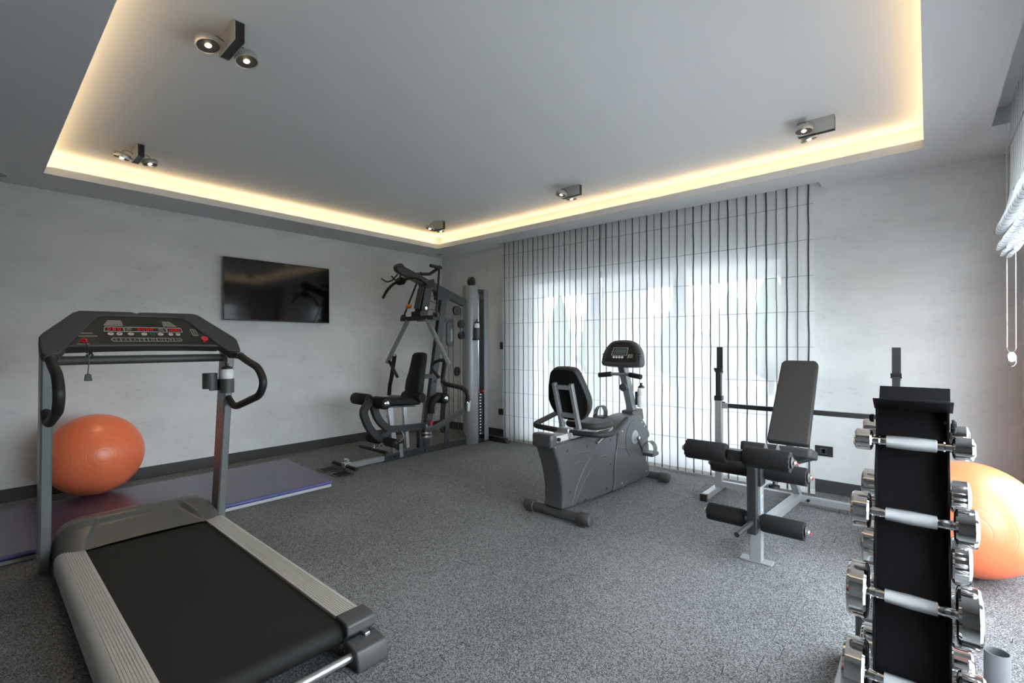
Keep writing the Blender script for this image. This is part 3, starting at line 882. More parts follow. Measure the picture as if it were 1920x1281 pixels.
obj('panel_lip', MB().tube([on(0.345, 0.069, -0.009), on(0.52, 0.073, -0.009), on(0.69, 0.075, -0.009), on(0.86, 0.073, -0.009), on(1.035, 0.069, -0.009)], 0.003, 6), 'hood', cp)
PH = -0.0098
def ring_rect(m, y0, y1, s0, s1, w=0.003, sk=0.006):
    q = [(y0 - sk, s0), (y1 + sk, s0), (y1, s1), (y0, s1)]
    for i in range(4):
        a, b = q[i], q[(i + 1) % 4]
        m.beam(on(*a, PH + 0.0008), on(*b, PH + 0.0008), w, 0.002, side=(0, 1, 0) if i % 2 else (-S2, 0, S2))
SEG = {'a': (0, 2), 'g': (0, 1), 'd': (0, 0)}
def digit0(m, y, s, w, h):
    k = h * 0.12
    for a, b in (((y - w / 2, s + h), (y + w / 2, s + h)), ((y - w / 2, s), (y + w / 2, s)), ((y - w / 2, s), (y - w / 2, s + h)), ((y + w / 2, s), (y + w / 2, s + h))):
        m.beam(on(*a, PH + 0.0016), on(*b, PH + 0.0016), k, 0.001, side=(0, 1, 0) if a[0] == b[0] else (-S2, 0, S2))
for y0, y1, nd in ((0.503, 0.584, 3), (0.640, 0.735, 4), (0.797, 0.866, 3)):
    wide = nd == 4
    m = MB(); ring_rect(m, 0.592 if wide else y0, 0.788 if wide else y1, 0.186, 0.222)
    w = obj('display_border', m, 'print', cp, smooth=False)
    q0, q1 = (y0 + 0.006, y1 - 0.006)
    d = obj('display_window', MB().prism([(q0 - 0.003, 0.191), (q1 + 0.003, 0.191), (q1, 0.219), (q0, 0.219)], CO, CA, CB, PH - 0.002, PH + 0.001), 'black', cp, smooth=False)
    m = MB()
    for k in range(nd):
        yy = q0 + (q1 - q0) * (k + 0.5) / nd
        digit0(m, yy, 0.197, 0.011, 0.016)
    obj('red_digits', m, 'led_red', d, smooth=False)
# dot matrix window with rows of bars
d = obj('dot_matrix', MB().prism([(0.614, 0.243), (0.757, 0.243), (0.750, 0.284), (0.618, 0.284)], CO, CA, CB, PH - 0.002, PH + 0.001), 'black', cp, smooth=False)
m = MB()
for k in range(15):
    yy = 0.624 + k * 0.0088
    m.beam(on(yy, 0.248, PH + 0.0014), on(yy, 0.279, PH + 0.0014), 0.005, 0.0008, side=(0, 1, 0))
obj('bar_graph', m, 'led_green', d, smooth=False)
m = MB()
for k in range(6):
    m.beam(on(0.500 + 0.004 * k, 0.236 + k * 0.008, PH + 0.0008), on(0.588 - 0.001 * k, 0.236 + k * 0.008, PH + 0.0008), 0.003, 0.001, side=(-S2, 0, S2))
    m.beam(on(0.780, 0.236 + k * 0.008, PH + 0.0008), on(0.850 - 0.006 * k, 0.236 + k * 0.008, PH + 0.0008), 0.003, 0.001, side=(-S2, 0, S2))
m.beam(on(0.385, 0.168, PH + .0008), on(0.447, 0.168, PH + .0008), 0.004, 0.001, side=(-S2, 0, S2)).beam(on(0.385, 0.145, PH + .0008), on(0.465, 0.145, PH + .0008), 0.004, 0.001, side=(-S2, 0, S2))
m.beam(on(0.375, 0.083, PH + .0008), on(0.425, 0.083, PH + .0008), 0.003, 0.001, side=(-S2, 0, S2))
for a, b in (((0.917, 0.212), (0.945, 0.212)), ((0.917, 0.212), (0.925, 0.160)), ((0.930, 0.212), (0.937, 0.160)), ((0.943, 0.212), (0.950, 0.160)), ((0.925, 0.158), (0.952, 0.158)), ((0.600, 0.212), (0.622, 0.212)), ((0.598, 0.200), (0.622, 0.200)), ((0.752, 0.212), (0.776, 0.212)), ((0.752, 0.200), (0.780, 0.200))):
    m.beam(on(*a, PH + .0008), on(*b, PH + .0008), 0.003, 0.001, side=(0, 1, 0) if abs(a[1] - b[1]) > 0.01 else (-S2, 0, S2))
obj('printed_lines', m, 'print', cp, smooth=False)
for y, rx, c_, sym in ((0.524, .0135, 'cream', '-'), (0.563, .0135, 'cream', '+'), (0.615, .0145, 'cream', '='), (0.677, .014, 'cream', '='), (0.717, .014, 'green', ''), (0.757, .014, 'cream', '='), (0.808, .012, 'cream', '-'), (0.845, .012, 'cream', '+')):
    poly = [(y + rx * math.cos(2 * math.pi * k / 20), 0.166 + 0.0105 * math.sin(2 * math.pi * k / 20)) for k in range(20)]
    b = obj('button', MB().prism(poly, CO, CA, CB, PH - 0.002, PH + 0.002), c_, cp)
    if sym in ('-', '+', '='):
        m = MB().beam(on(y - .005, 0.166, PH + .0024), on(y + .005, 0.166, PH + .0024), 0.0028, 0.0008, side=(-S2, 0, S2))
        if sym == '+':
            m.beam(on(y, 0.161, PH + .0024), on(y, 0.171, PH + .0024), 0.0028, 0.0008, side=(0, 1, 0))
        obj('button_mark', m, 'panel', b, smooth=False)
m = MB()
sy0, sy1, ss0, ss1 = 0.522, 0.858, 0.106, 0.132
for a, b in (((sy0 + .008, ss1), (sy1 - .008, ss1)), ((sy0 + .008, ss0), (sy1 - .008, ss0)), ((sy0 + .008, ss0), (sy0, .119)), ((sy0, .119), (sy0 + .008, ss1)), ((sy1 - .008, ss0), (sy1, .119)), ((sy1, .119), (sy1 - .008, ss1))):
    m.beam(on(*a, PH + .0008), on(*b, PH + .0008), 0.0025, 0.001, side=(-S2, 0, S2))
for k in range(1, 8):
    yy = sy0 + (sy1 - sy0) * k / 8
    m.beam(on(yy + .002, ss0, PH + .0008), on(yy - .002, ss1, PH + .0008), 0.0025, 0.001, side=(0, 1, 0))
st = obj('speed_strip', m, 'print', cp, smooth=False)
for k, s in enumerate(('2', '4', '6', '8', '10', '12', '14', '16')):
    text('speed_number', s, 0.020, on(sy0 + (sy1 - sy0) * (k + 0.5) / 8, 0.1185, PH + 0.001), CA, CB, 'print', st)
es = obj('emergency_stop', MB().lathe([(0.010, -0.002), (0.010, 0.016), (0.016, 0.018), (0.0195, 0.022), (0.019, 0.027), (0.013, 0.031), (0.001, 0.032)], on(0.972, 0.108, PH), V((S2, 0, S2)), 24), 'red', cp)
kk = obj('safety_key', MB().lathe([(0.016, -0.002), (0.015, 0.005), (0.009, 0.008), (0.009, 0.016), (0.001, 0.018)], on(0.405, 0.107, PH), V((S2, 0, S2)), 20), 'red', cp)
kp = on(0.405, 0.107, PH + 0.018)
cord = MB().tube([kp, kp + V((0.02, 0.004, -0.02)), V((-3.335, 0.415, 1.215)), V((-3.332, 0.412, 1.17)), V((-3.332, 0.409, 1.12)), V((-3.332, 0.408, 1.100))], 0.0025, 6, rad=0.02)
for k in range(16):
    a = k * 1.3
    cord.ball((-3.334 + 0.006 * math.cos(a), 0.416 + 0.012 * math.cos(a * 1.7), 1.228 - 0.0018 * k + 0.006 * math.sin(a)), 0.0055, 8, 5)
cord.tube([(-3.332, 0.412, 1.20), (-3.33, 0.425, 1.195), (-3.33, 0.428, 1.183), (-3.332, 0.414, 1.178)], 0.002, 6).tube([(-3.332, 0.411, 1.19), (-3.33, 0.400, 1.176), (-3.33, 0.402, 1.16), (-3.332, 0.411, 1.165)], 0.002, 6)
obj('cord', cord, 'black', kk)
obj('clip', MB().prism([(-0.016, 0.0), (-0.012, 0.033), (-0.008, 0.038), (0.008, 0.038), (0.012, 0.033), (0.017, 0.0)], (-3.336, 0.408, 1.062), (0, 1, 0), (0, 0, 1), 0.0, 0.012), 'black', kk, bev=0.003)
# front bar, handles
obj('front_bar', MB().cyl((-3.47, TY - 0.40, 1.168), (-3.47, TY + 0.40, 1.168), 0.0245, 20), 'dark', tm)
for s in (-1, 1):
    y = TY + s * 0.427
    h = obj('side_handle', MB().tube([(-3.40, y, 1.185), (-3.24, y, 1.185), (-3.13, y, 1.155), (-2.945, y, 1.115), (-2.865, y, 1.035), (-2.93, y, 0.955), (-3.29, y, 0.862), (-3.36, y, 0.862), (-3.50, y, 0.93)], 0.0215, 16, rad=0.07), 'grip', tm)
    obj('handle_sleeve', MB().cyl((-3.235, y, 1.184), (-3.222, y, 1.181), 0.0225, 16), 'hood', h)
# double bottle holder on the right upright
bh = MB()
def cup(m, cx, cy, r, z0, z1, n=24, w=0.0025):
    m.lathe([(r - w, z0 + 0.004), (0.001, z0 + 0.004), (0.001, z0), (r, z0), (r, z1), (r - w, z1)], (cx, cy, 0), (0, 0, 1), n, closed=False)
    m.f.pop(); m.f.pop()
    o = len(m.v) - 6 * n
    for k in range(n):
        a, b = o + 5 * n + k, o + 5 * n + (k + 1) % n
        m.f.append([a, b, o + (k + 1) % n, o + k])
cup(bh, -3.371, 1.080, 0.0415, 0.945, 1.035)
cup(bh, -3.405, 0.995, 0.0415, 0.975, 1.072)
bh.box(-3.440, -3.412, 1.0, 1.10, 0.96, 1.03)
obj('bottle_holder', bh, 'dark', tm)

def water_bottle(c, z0, h, r, label, body='bottle'):
    t = thing('water_bottle', label, 'bottle', (c[0], c[1], z0), 'white water bottles')
    k = h
    obj('body', MB().lathe([(0.001, 0.0), (r * 0.92, 0.0), (r, 0.008), (r, 0.42 * k), (r * 0.93, 0.46 * k), (r * 0.93, 0.50 * k), (r, 0.54 * k), (r, 0.70 * k), (r * 0.9, 0.76 * k), (r * 0.72, 0.79 * k), (0.001, 0.79 * k)], (c[0], c[1], z0), (0, 0, 1), 24), body, t, angle=45)
    cp_ = obj('cap', MB().lathe([(r * 0.84, 0.785 * k), (r * 0.86, 0.80 * k), (r * 0.80, 0.85 * k), (r * 0.45, 0.89 * k), (r * 0.26, 0.90 * k), (r * 0.26, 0.95 * k), (r * 0.36, 0.955 * k), (r * 0.34, k), (0.001, k)], (c[0], c[1], z0), (0, 0, 1), 24), 'black', t)
    obj('collar', MB().lathe([(r * 0.86, 0.765 * k), (r * 0.90, 0.77 * k), (r * 0.90, 0.79 * k), (r * 0.85, 0.79 * k)], (c[0], c[1], z0), (0, 0, 1), 24, closed=True), 'white', cp_)
water_bottle((-3.371, 1.080), 0.950, 0.185, 0.0375, 'white bottle with black cap in the treadmill holder')

# ================================================================== MULTI GYM
GX = -4.36
def G(w, y, z):
    return V((GX + w, y, z))
gy = thing('multi_gym', 'charcoal multi gym with weight tower and padded seat in the far corner', 'gym machine', (GX, 3.4, 0.0))
# base
obj('base_rail', MB().box(GX - 0.03, GX + 0.03, 2.89, 4.08, 0.0, 0.075), 'frame', gy, bev=0.004)
obj('rail_extension', MB().box(GX - 0.024, GX + 0.024, 2.45, 2.90, 0.012, 0.066), 'towergrey', gy, bev=0.003)
obj('rear_base_bar', MB().prism([(-0.42, 0.0), (-0.36, 0.062), (0.345, 0.062), (0.40, 0.0)], (GX, 4.485, 0), (1, 0, 0), (0, 0, 1), 0.0, 0.06), 'frame', gy, bev=0.004)
obj('base_link', MB().box(GX - 0.03, GX + 0.03, 4.08, 4.43, 0.0, 0.07), 'frame', gy, bev=0.004)
for y in (3.02, 3.33, 3.43):
    obj('bolt', MB().cyl(G(-0.038, y, 0.04), G(0.040, y, 0.04), 0.014, 10), 'black', gy)
# foot plate with two treads
fp = obj('foot_plate', MB().prism([(-0.215, -0.10), (-0.205, -0.115), (-0.05, -0.115), (-0.04, -0.10), (-0.04, -0.025), (0.04, -0.025), (0.04, -0.115), (0.05, -0.125), (0.195, -0.125), (0.205, -0.115), (0.205, 0.05), (-0.215, 0.05)], (GX, 2.38, 0), (1, 0, 0), (0, 1, 0), 0.0, 0.008), 'frame', gy, bev=0.002)
for a, b in ((-0.195, -0.065), (0.055, 0.185)):
    obj('tread', MB().box(GX + a, GX + b, 2.285, 2.415, 0.008, 0.012), 'foam', fp, bev=0.002)
obj('foot_bar', MB().cyl(G(-0.22, 2.45, 0.045), G(0.22, 2.45, 0.045), 0.018, 14), 'grip', gy)
obj('foot_bracket', MB().box(GX - 0.035, GX + 0.035, 2.43, 2.50, 0.03, 0.075).cyl(G(-0.03, 2.47, 0.098), G(0.03, 2.47, 0.098), 0.016, 12), 'steel', gy, bev=0.003)
# mast and boom
obj('mast', MB().beam(G(0, 3.445, 0.07), G(0, 3.735, 1.86), 0.06, 0.085), 'frame', gy, bev=0.004)
obj('boom', MB().beam(G(0, 3.10, 2.075), G(0, 4.06, 1.765), 0.06, 0.095), 'frame', gy, bev=0.004)
obj('boom_cap', MB().cyl(G(-0.036, 3.10, 2.085), G(0.036, 3.10, 2.085), 0.052, 24, ch=0.006), 'black', gy)
obj('boom_gusset', MB().prism([(3.60, 1.86), (3.70, 1.87), (3.80, 1.83), (3.80, 1.78), (3.62, 1.77)], G(0.036, 0, 0), (0, 1, 0), (0, 0, 1), -0.072, 0.0), 'frame', gy)
# bar hooks below the tip
obj('bar_hook', MB().tube([G(-0.03, 3.10, 2.02), G(-0.06, 3.05, 1.95), G(-0.075, 2.99, 1.93), G(-0.085, 2.93, 1.965)], 0.009, 8, rad=0.02), 'black', gy)
obj('bar_hook', MB().tube([G(0.03, 3.10, 2.02), G(0.06, 3.06, 1.95), G(0.085, 2.99, 1.935), G(0.09, 2.94, 1.975)], 0.009, 8, rad=0.02), 'black', gy)
# lat bar
lb = obj('lat_bar', MB().tube([G(-0.34, 3.12, 1.785), G(-0.255, 3.12, 1.87), G(-0.12, 3.12, 1.935), G(0.0, 3.12, 1.945), G(0.16, 3.12, 1.965), G(0.28, 3.12, 1.955), G(0.38, 3.12, 1.92), G(0.46, 3.12, 1.86)], 0.0165, 12, rad=0.08), 'grip', gy)
obj('centre_grip', MB().lathe([(0.016, -0.075), (0.034, -0.055), (0.042, -0.03), (0.042, 0.03), (0.034, 0.055), (0.016, 0.075)], G(0.0, 3.12, 1.945), (1, 0, 0.05), 16), 'foam', lb)
obj('snap_hook', MB().cyl(G(0, 3.12, 1.96), G(0, 3.12, 2.03), 0.008, 8), 'chrome', lb)
# top cross handle and swing rods
obj('top_handle', MB().tube([G(-0.33, 3.53, 2.10), G(0.0, 3.53, 2.07), G(0.165, 3.53, 2.125), G(0.205, 3.50, 2.125)], 0.02, 12), 'frame', gy)
obj('top_handle_end', MB().cyl(G(0.165, 3.40, 2.135), G(0.165, 3.56, 2.125), 0.02, 12, ch=0.004), 'grip', gy)
for s in (-1, 1):
    obj('swing_rod', MB().tube([G(s * 0.165, 3.53, 2.11), G(s * 0.297, 3.375, 1.58)], 0.012, 8), 'black', gy)
    obj('rod_joint', MB().cyl(G(s * 0.27, 3.36, 1.575), G(s * 0.325, 3.38, 1.575), 0.028, 14, ch=0.005), 'black', gy)
# press head
pb = obj('press_head', MB().beam(G(0, 3.40, 1.60), G(0, 3.475, 1.97), 0.13, 0.10), 'frame', gy, bev=0.006)
obj('head_panel', MB().beam(G(0, 3.335, 1.655), G(0, 3.40, 1.90), 0.098, 0.012), 'dark', pb, bev=0.003)
obj('head_cap', MB().beam(G(0, 3.41, 1.93), G(0, 3.55, 1.965), 0.14, 0.09), 'black', pb, bev=0.01)
obj('head_base', MB().box(GX - 0.085, GX + 0.085, 3.32, 3.43, 1.555, 1.625), 'black', pb, bev=0.008)
for s in (-1, 1):
    obj('head_bolt', MB().cyl(G(s * 0.078, 3.40, 1.66), G(s * 0.092, 3.40, 1.66), 0.017, 12), 'chrome', pb)
obj('selector_knob', MB().cyl(G(-0.10, 3.33, 1.685), G(-0.15, 3.31, 1.685), 0.024, 14, ch=0.005), 'orangeknob', pb)
obj('press_crossbar', MB().beam(G(-0.30, 3.35, 1.545), G(0.30, 3.35, 1.545), 0.05, 0.05, side=(0, 1, 0)), 'black', gy, bev=0.005)
obj('press_slider', MB().beam(G(0.0, 3.36, 1.53), G(0.0, 3.70, 1.56), 0.05, 0.045), 'frame', gy, bev=0.004)
for s in (-1, 1):
    a = obj('press_arm', MB().sweep([G(s * 0.175, 3.345, 1.53), G(s * 0.565, 3.325, 1.03)], [(0.026 * math.cos(q * math.pi / 8), 0.026 * math.sin(q * math.pi / 8)) for q in range(16)], side=(0, 1, 0)), 'towergrey', gy)
    obj('press_grip', MB().tube([G(-0.545, 3.33, 1.065), G(-0.30, 3.285, 0.87)] if s < 0 else [G(s * 0.535, 3.33, 1.07), G(s * 0.46, 3.29, 1.085), G(s * 0.345, 3.28, 1.045), G(s * 0.335, 3.28, 0.985), G(s * 0.44, 3.29, 0.895)], 0.019, 10, rad=0.05), 'grip', a)
# seat back
hw = [(0.075, 1.155), (0.105, 1.12), (0.115, 1.0), (0.132, 0.90), (0.145, 0.82), (0.142, 0.74), (0.125, 0.66)]
def pad(m, rows, th):
    """rows (half width, y centre, z); rounded pad facing -y"""
    n = 16; o = len(m.v)
    for w, y, z, k in rows:
        for i in range(n):
            a = 2 * math.pi * i / n
            cx = math.copysign(abs(math.cos(a)) ** 0.45, math.cos(a)); sz = math.copysign(abs(math.sin(a)) ** 0.6, math.sin(a))
            m.v.append(G(w * cx, y + th * k * sz, z))
    for j in range(len(rows) - 1):
        for i in range(n):
            a, b = o + j * n + i, o + j * n + (i + 1) % n
            m.f.append([a, b, b + n, a + n])
    m.f.append([o + i for i in range(n)][::-1]); m.f.append([o + (len(rows) - 1) * n + i for i in range(n)])
    return m
rows = [(0.05, 3.385, 1.158, 0.35), (0.085, 3.383, 1.148, 0.75), (0.100, 3.378, 1.125, 0.95), (0.108, 3.36, 1.03, 1.0), (0.118, 3.335, 0.93, 1.0), (0.132, 3.31, 0.84, 1.05), (0.134, 3.298, 0.76, 1.05), (0.126, 3.292, 0.69, 1.0), (0.11, 3.292, 0.66, 0.8), (0.08, 3.293, 0.652, 0.4)]
obj('seat_back', pad(MB(), rows, 0.052), 'vinyl', gy, angle=70)
obj('lumbar_roll', MB().lathe([(0.02, -0.175), (0.05, -0.165), (0.058, -0.145), (0.058, 0.145), (0.05, 0.165), (0.02, 0.175)], G(0, 3.285, 0.662), (1, 0, 0), 18), 'vinyl', gy)
obj('back_bracket', MB().beam(G(0, 3.36, 0.88), G(0, 3.60, 0.88), 0.05, 0.05), 'frame', gy, bev=0.004)
for z in (0.82, 0.94):
    obj('bolt', MB().cyl(G(0.028, 3.575, z), G(0.042, 3.575, z), 0.016, 10), 'black', gy)
# seat
obj('seat_pad', MB().beam(G(0, 2.80, 0.655), G(0, 3.30, 0.615), 0.25, 0.075), 'vinyl', gy, bev=0.02, seg=3)
obj('seat_board', MB().beam(G(0, 2.84, 0.598), G(0, 3.24, 0.568), 0.20, 0.016), 'frame', gy)
obj('seat_post', MB().beam(G(-0.02, 2.985, 0.57), G(-0.02, 3.045, 0.07), 0.045, 0.06), 'steel', gy, bev=0.003)
obj('seat_stay', MB().beam(G(0.0, 3.16, 0.56), G(0.0, 3.20, 0.10), 0.04, 0.045), 'steel', gy, bev=0.003)
# thigh rollers
def roller(name, p0, p1, r, parent, mt_='foam', capm='chrome'):
    p0, p1 = V(p0), V(p1); L = (p1 - p0).length
    o = obj(name, MB().lathe([(r * 0.35, 0), (r * 0.85, 0.004), (r, 0.016), (r, L - 0.016), (r * 0.85, L - 0.004), (r * 0.35, L)], p0, p1 - p0, 22), mt_, parent)
    d = (p1 - p0).normalized()
    obj('end_cap', MB().lathe([(r * 0.45, 0), (r * 0.45, 0.006), (r * 0.3, 0.011), (0.001, 0.013)], p1 - d * 0.001, d, 16), capm, o)
    return o
roller('thigh_roller', G(-0.04, 2.745, 0.668), G(-0.32, 2.745, 0.668), 0.062, gy)
roller('thigh_roller', G(0.02, 2.775, 0.650), G(0.24, 2.775, 0.650), 0.062, gy)
obj('roller_axle', MB().cyl(G(-0.06, 2.75, 0.665), G(0.05, 2.77, 0.655), 0.014, 10), 'steel', gy)
# curved front frame and leg lever
sec = [(-0.028, -0.034), (0.028, -0.034), (0.028, 0.034), (-0.028, 0.034)]
cf = obj('curved_frame', MB().sweep(fillet([G(0.05, 2.73, 0.68), G(0.05, 2.775, 0.49), G(0.05, 2.90, 0.355), G(0.05, 3.06, 0.335), G(0.05, 3.40, 0.325)], 0.12), sec), 'frame', gy)
obj('pivot_bolt', MB().cyl(G(0.075, 2.735, 0.635), G(0.092, 2.735, 0.635), 0.017, 14), 'steel', cf)
obj('leg_lever', MB().sweep(fillet([G(0.06, 2.69, 0.66), G(0.06, 2.61, 0.575), G(0.06, 2.675, 0.40), G(0.06, 2.80, 0.27), G(0.06, 2.90, 0.24)], 0.07), sec), 'frame', gy)
obj('lever_link', MB().beam(G(0.06, 2.80, 0.25), G(0.05, 2.99, 0.36), 0.04, 0.05), 'frame', gy)
roller('ankle_roller', G(0.10, 2.865, 0.235), G(0.27, 2.865, 0.235), 0.047, gy, capm='black')
roller('ankle_roller', G(-0.03, 2.865, 0.235), G(-0.24, 2.865, 0.235), 0.047, gy, capm='black')
obj('lever_cable', MB().tube([G(0.09, 3.06, 0.32), G(0.12, 3.08, 0.25), G(0.10, 3.00, 0.19), G(0.08, 2.93, 0.20)], 0.004, 6, rad=0.05), 'steel', gy)
obj('low_row_handle', MB().cyl(G(-0.255, 2.77, 0.154), G(0.255, 2.77, 0.154), 0.018, 12, ch=0.004), 'grip', gy)
obj('low_row_clip', MB().cyl(G(0.0, 2.78, 0.15), G(0.02, 2.86, 0.185), 0.012, 8).cyl(G(0.0, 2.775, 0.155), G(0.0, 2.78, 0.20), 0.012, 8), 'chrome', gy)
# pulleys along the base
def pulley(p, r, ax, name='pulley', th=0.028):
    p = V(p); ax = V(ax).normalized()
    o = obj(name, MB().lathe([(r * 0.5, -th / 2), (r, -th / 2), (r * 0.86, 0), (r, th / 2), (r * 0.5, th / 2)], p, ax, 22), 'black', gy)
    obj('pulley_bolt', MB().cyl(p - ax * (th / 2 + 0.008), p + ax * (th / 2 + 0.008), 0.012, 10), 'frame', o)
    return o
pulley(G(0.0, 3.09, 0.150), 0.060, (1, 0, 0))
obj('pulley_bracket', MB().beam(G(0.035, 3.10, 0.02), G(0.035, 3.09, 0.165), 0.008, 0.045, side=(1, 0, 0)), 'towergrey', gy)
pulley(G(0.0, 3.74, 0.24), 0.055, (1, 0, 0))
obj('pulley_bracket', MB().beam(G(0.035, 3.74, 0.07), G(0.035, 3.76, 0.31), 0.01, 0.06), 'frame', gy)
obj('front_support', MB().beam(G(0.0, 3.385, 0.07), G(0.0, 3.385, 0.29), 0.06, 0.075), 'frame', gy, bev=0.003)
pulley(G(0.0, 3.945, 1.665), 0.060, (1, 0, 0))
pulley(G(0.0, 4.015, 1.50), 0.05, (1, 0, 0)); pulley(G(0.0, 4.02, 1.36), 0.05, (1, 0, 0))
pf = pulley(G(0.0, 3.945, 0.915), 0.058, (1, 0.4, 0))
obj('pulley_hook', MB().tube([G(0, 3.945, 0.86), G(0, 3.945, 0.835), G(0.01, 3.955, 0.82), G(0, 3.945, 0.80)], 0.005, 6), 'steel', pf)
pulley(G(0.0, 4.195, 2.045), 0.062, (1, 0.15, 0), th=0.04)
# floating pulley plate
obj('mast_bracket', MB().beam(G(0.0, 3.69, 1.535), G(0.0, 3.86, 1.535), 0.05, 0.05), 'frame', gy, bev=0.003)
pl = [(0.048 * math.cos(a), 0.10 + 0.048 * math.sin(a)) for a in [math.pi * k / 8 for k in range(9)]] + [(-0.048 + 0.096 * 0, -0.10)] 
pl = [(0.055 * math.cos(math.pi * k / 8), 0.11 + 0.05 * math.sin(math.pi * k / 8)) for k in range(9)] + [(0.055 * math.cos(math.pi + math.pi * k / 8), -0.09 + 0.05 * math.sin(math.pi + math.pi * k / 8)) for k in range(9)]
fpl = obj('pulley_plate', MB().prism(pl, G(0.012, 3.832, 1.362), (0, 1, 0), (0, 0, 1), -0.024, 0.0), 'dark', gy, bev=0.003)
obj('plate_slot', MB().prism([(-0.006, 0.06), (0.024, 0.09), (0.034, 0.08), (0.038, -0.05), (0.022, -0.08), (-0.005, -0.07), (0.005, 0.0)], G(0.0135, 3.832, 1.355), (0, 1, 0), (0, 0, 1), -0.001, 0.001), 'towergrey', fpl)
# cables
for i, (pts) in enumerate([[(3.80, 0.26), (3.79, 1.27)], [(3.87, 0.11), (3.868, 1.62)], [(3.945, 0.15), (3.945, 0.80)], [(3.975, 0.10), (3.985, 1.55)], [(3.99, 1.42), (4.0, 1.70)], [(3.45, 1.83), (3.72, 1.78)], [(3.45, 1.77), (3.70, 1.70)], [(3.45, 1.66), (3.70, 1.64)], [(3.10, 2.03), (3.12, 1.97)]]):
    obj('cable', MB().tube([G(0.02, a, b) for a, b in pts], 0.0035, 6), 'cable', gy)
# rear side roller and strap at the mast
roller('ab_roller', G(-0.06, 3.66, 0.615), G(0.13, 3.66, 0.615), 0.062, gy, 'foam')
obj('strap', MB().sweep(fillet([G(0.06, 3.66, 0.83), G(0.07, 3.70, 0.72), G(0.05, 3.69, 0.60), G(0.05, 3.67, 0.42), G(0.05, 3.67, 0.26)], 0.05), [(-0.004, -0.035), (0.004, -0.035), (0.004, 0.035), (-0.004, 0.035)]), 'foam', gy)
obj('mast_sleeve', MB().tube([G(0.045, 3.50, 0.455), G(0.05, 3.50, 0.56), G(0.06, 3.56, 0.635), G(0.06, 3.66, 0.62)], 0.042, 14, rad=0.06), 'foam', gy)
obj('mast_clip', MB().tube([G(0.05, 3.58, 0.52), G(0.06, 3.56, 0.44), G(0.06, 3.57, 0.39)], 0.007, 6), 'chrome', gy)
# butterfly arms
for s in (-1, 1):
    a = obj('butterfly_arm', MB().tube([G(0.04, 3.42, 0.285), G(0.16, 3.45, 0.295), G(0.69, 3.45, 0.565)] if s > 0 else [G(-0.05, 3.46, 0.30), G(-0.10, 3.54, 0.60), G(-0.40, 3.49, 0.605), G(-0.69, 3.45, 0.60)], 0.032 if s > 0 else 0.024, 14, rad=0.10), 'towergrey', gy)
    obj('arm_clamp', MB().beam(G(s * 0.70, 3.45, 0.535), G(s * 0.715, 3.445, 0.655), 0.05, 0.05), 'chrome', a, bev=0.008)
    obj('arm_grip', MB().tube([G(-0.70, 3.445, 0.62), G(-0.655, 3.42, 0.74), G(-0.585, 3.40, 0.84), G(-0.463, 3.36, 1.115)] if s < 0 else [G(s * 0.715, 3.445, 0.64), G(s * 0.735, 3.435, 0.74), G(s * 0.66, 3.42, 0.79), G(s * 0.40, 3.40, 0.82), G(s * 0.37, 3.40, 0.87), G(s * 0.465, 3.36, 1.11)], 0.025, 12, rad=0.07), 'grip', a)
    obj('grip_cap', MB().cyl(G(s * 0.463, 3.361, 1.105), G(s * 0.470, 3.358, 1.128), 0.024, 12), 'chrome', a)
    obj('arm_hinge', MB().cyl(G(s * 0.05, 3.42, 0.20), G(s * 0.05, 3.42, 0.34), 0.028, 16), 'chrome', a)
    kn = obj('lock_pin', MB().cyl(G(s * 0.085, 3.47, 0.22), G(s * 0.085, 3.47, 0.33), 0.014, 12), 'chrome', a)
    obj('pin_knob', MB().lathe([(0.012, 0.33), (0.012, 0.352), (0.026, 0.358), (0.026, 0.372), (0.01, 0.378)], G(s * 0.085, 3.47, 0.0) if s > 0 else G(-0.30, 3.16, 0.06), (0, 0, 1), 16), 'red', a)
obj('hinge_plate', MB().cyl(G(0.03, 3.44, 0.19), G(0.03, 3.44, 0.20), 0.075, 20).cyl(G(0.03, 3.44, 0.235), G(0.03, 3.44, 0.243), 0.07, 20), 'steel', gy)
# weight tower: curved front shroud, stack, flat rear shroud
def shroud(m, y0, ybulge, hwid, z0, z1, n=18, th=0.006):
    o = len(m.v); arc = []
    for k in range(n + 1):
        a = math.pi * k / n
        arc.append((hwid * math.cos(a), y0 - ybulge * math.sin(a)))
    inn = [(x * (1 - th / hwid), y0 - (y0 - y) * (1 - th / ybulge)) for x, y in arc][::-1]
    m.prism([(GX + a, b) for a, b in arc] + [(GX + a, b) for a, b in inn], (0, 0, 0), (1, 0, 0), (0, 1, 0), z0, z1)
    return m
sf = obj('front_shroud', shroud(MB(), 4.205, 0.135, 0.105, 0.0, 1.985), 'towergrey', gy, angle=30)
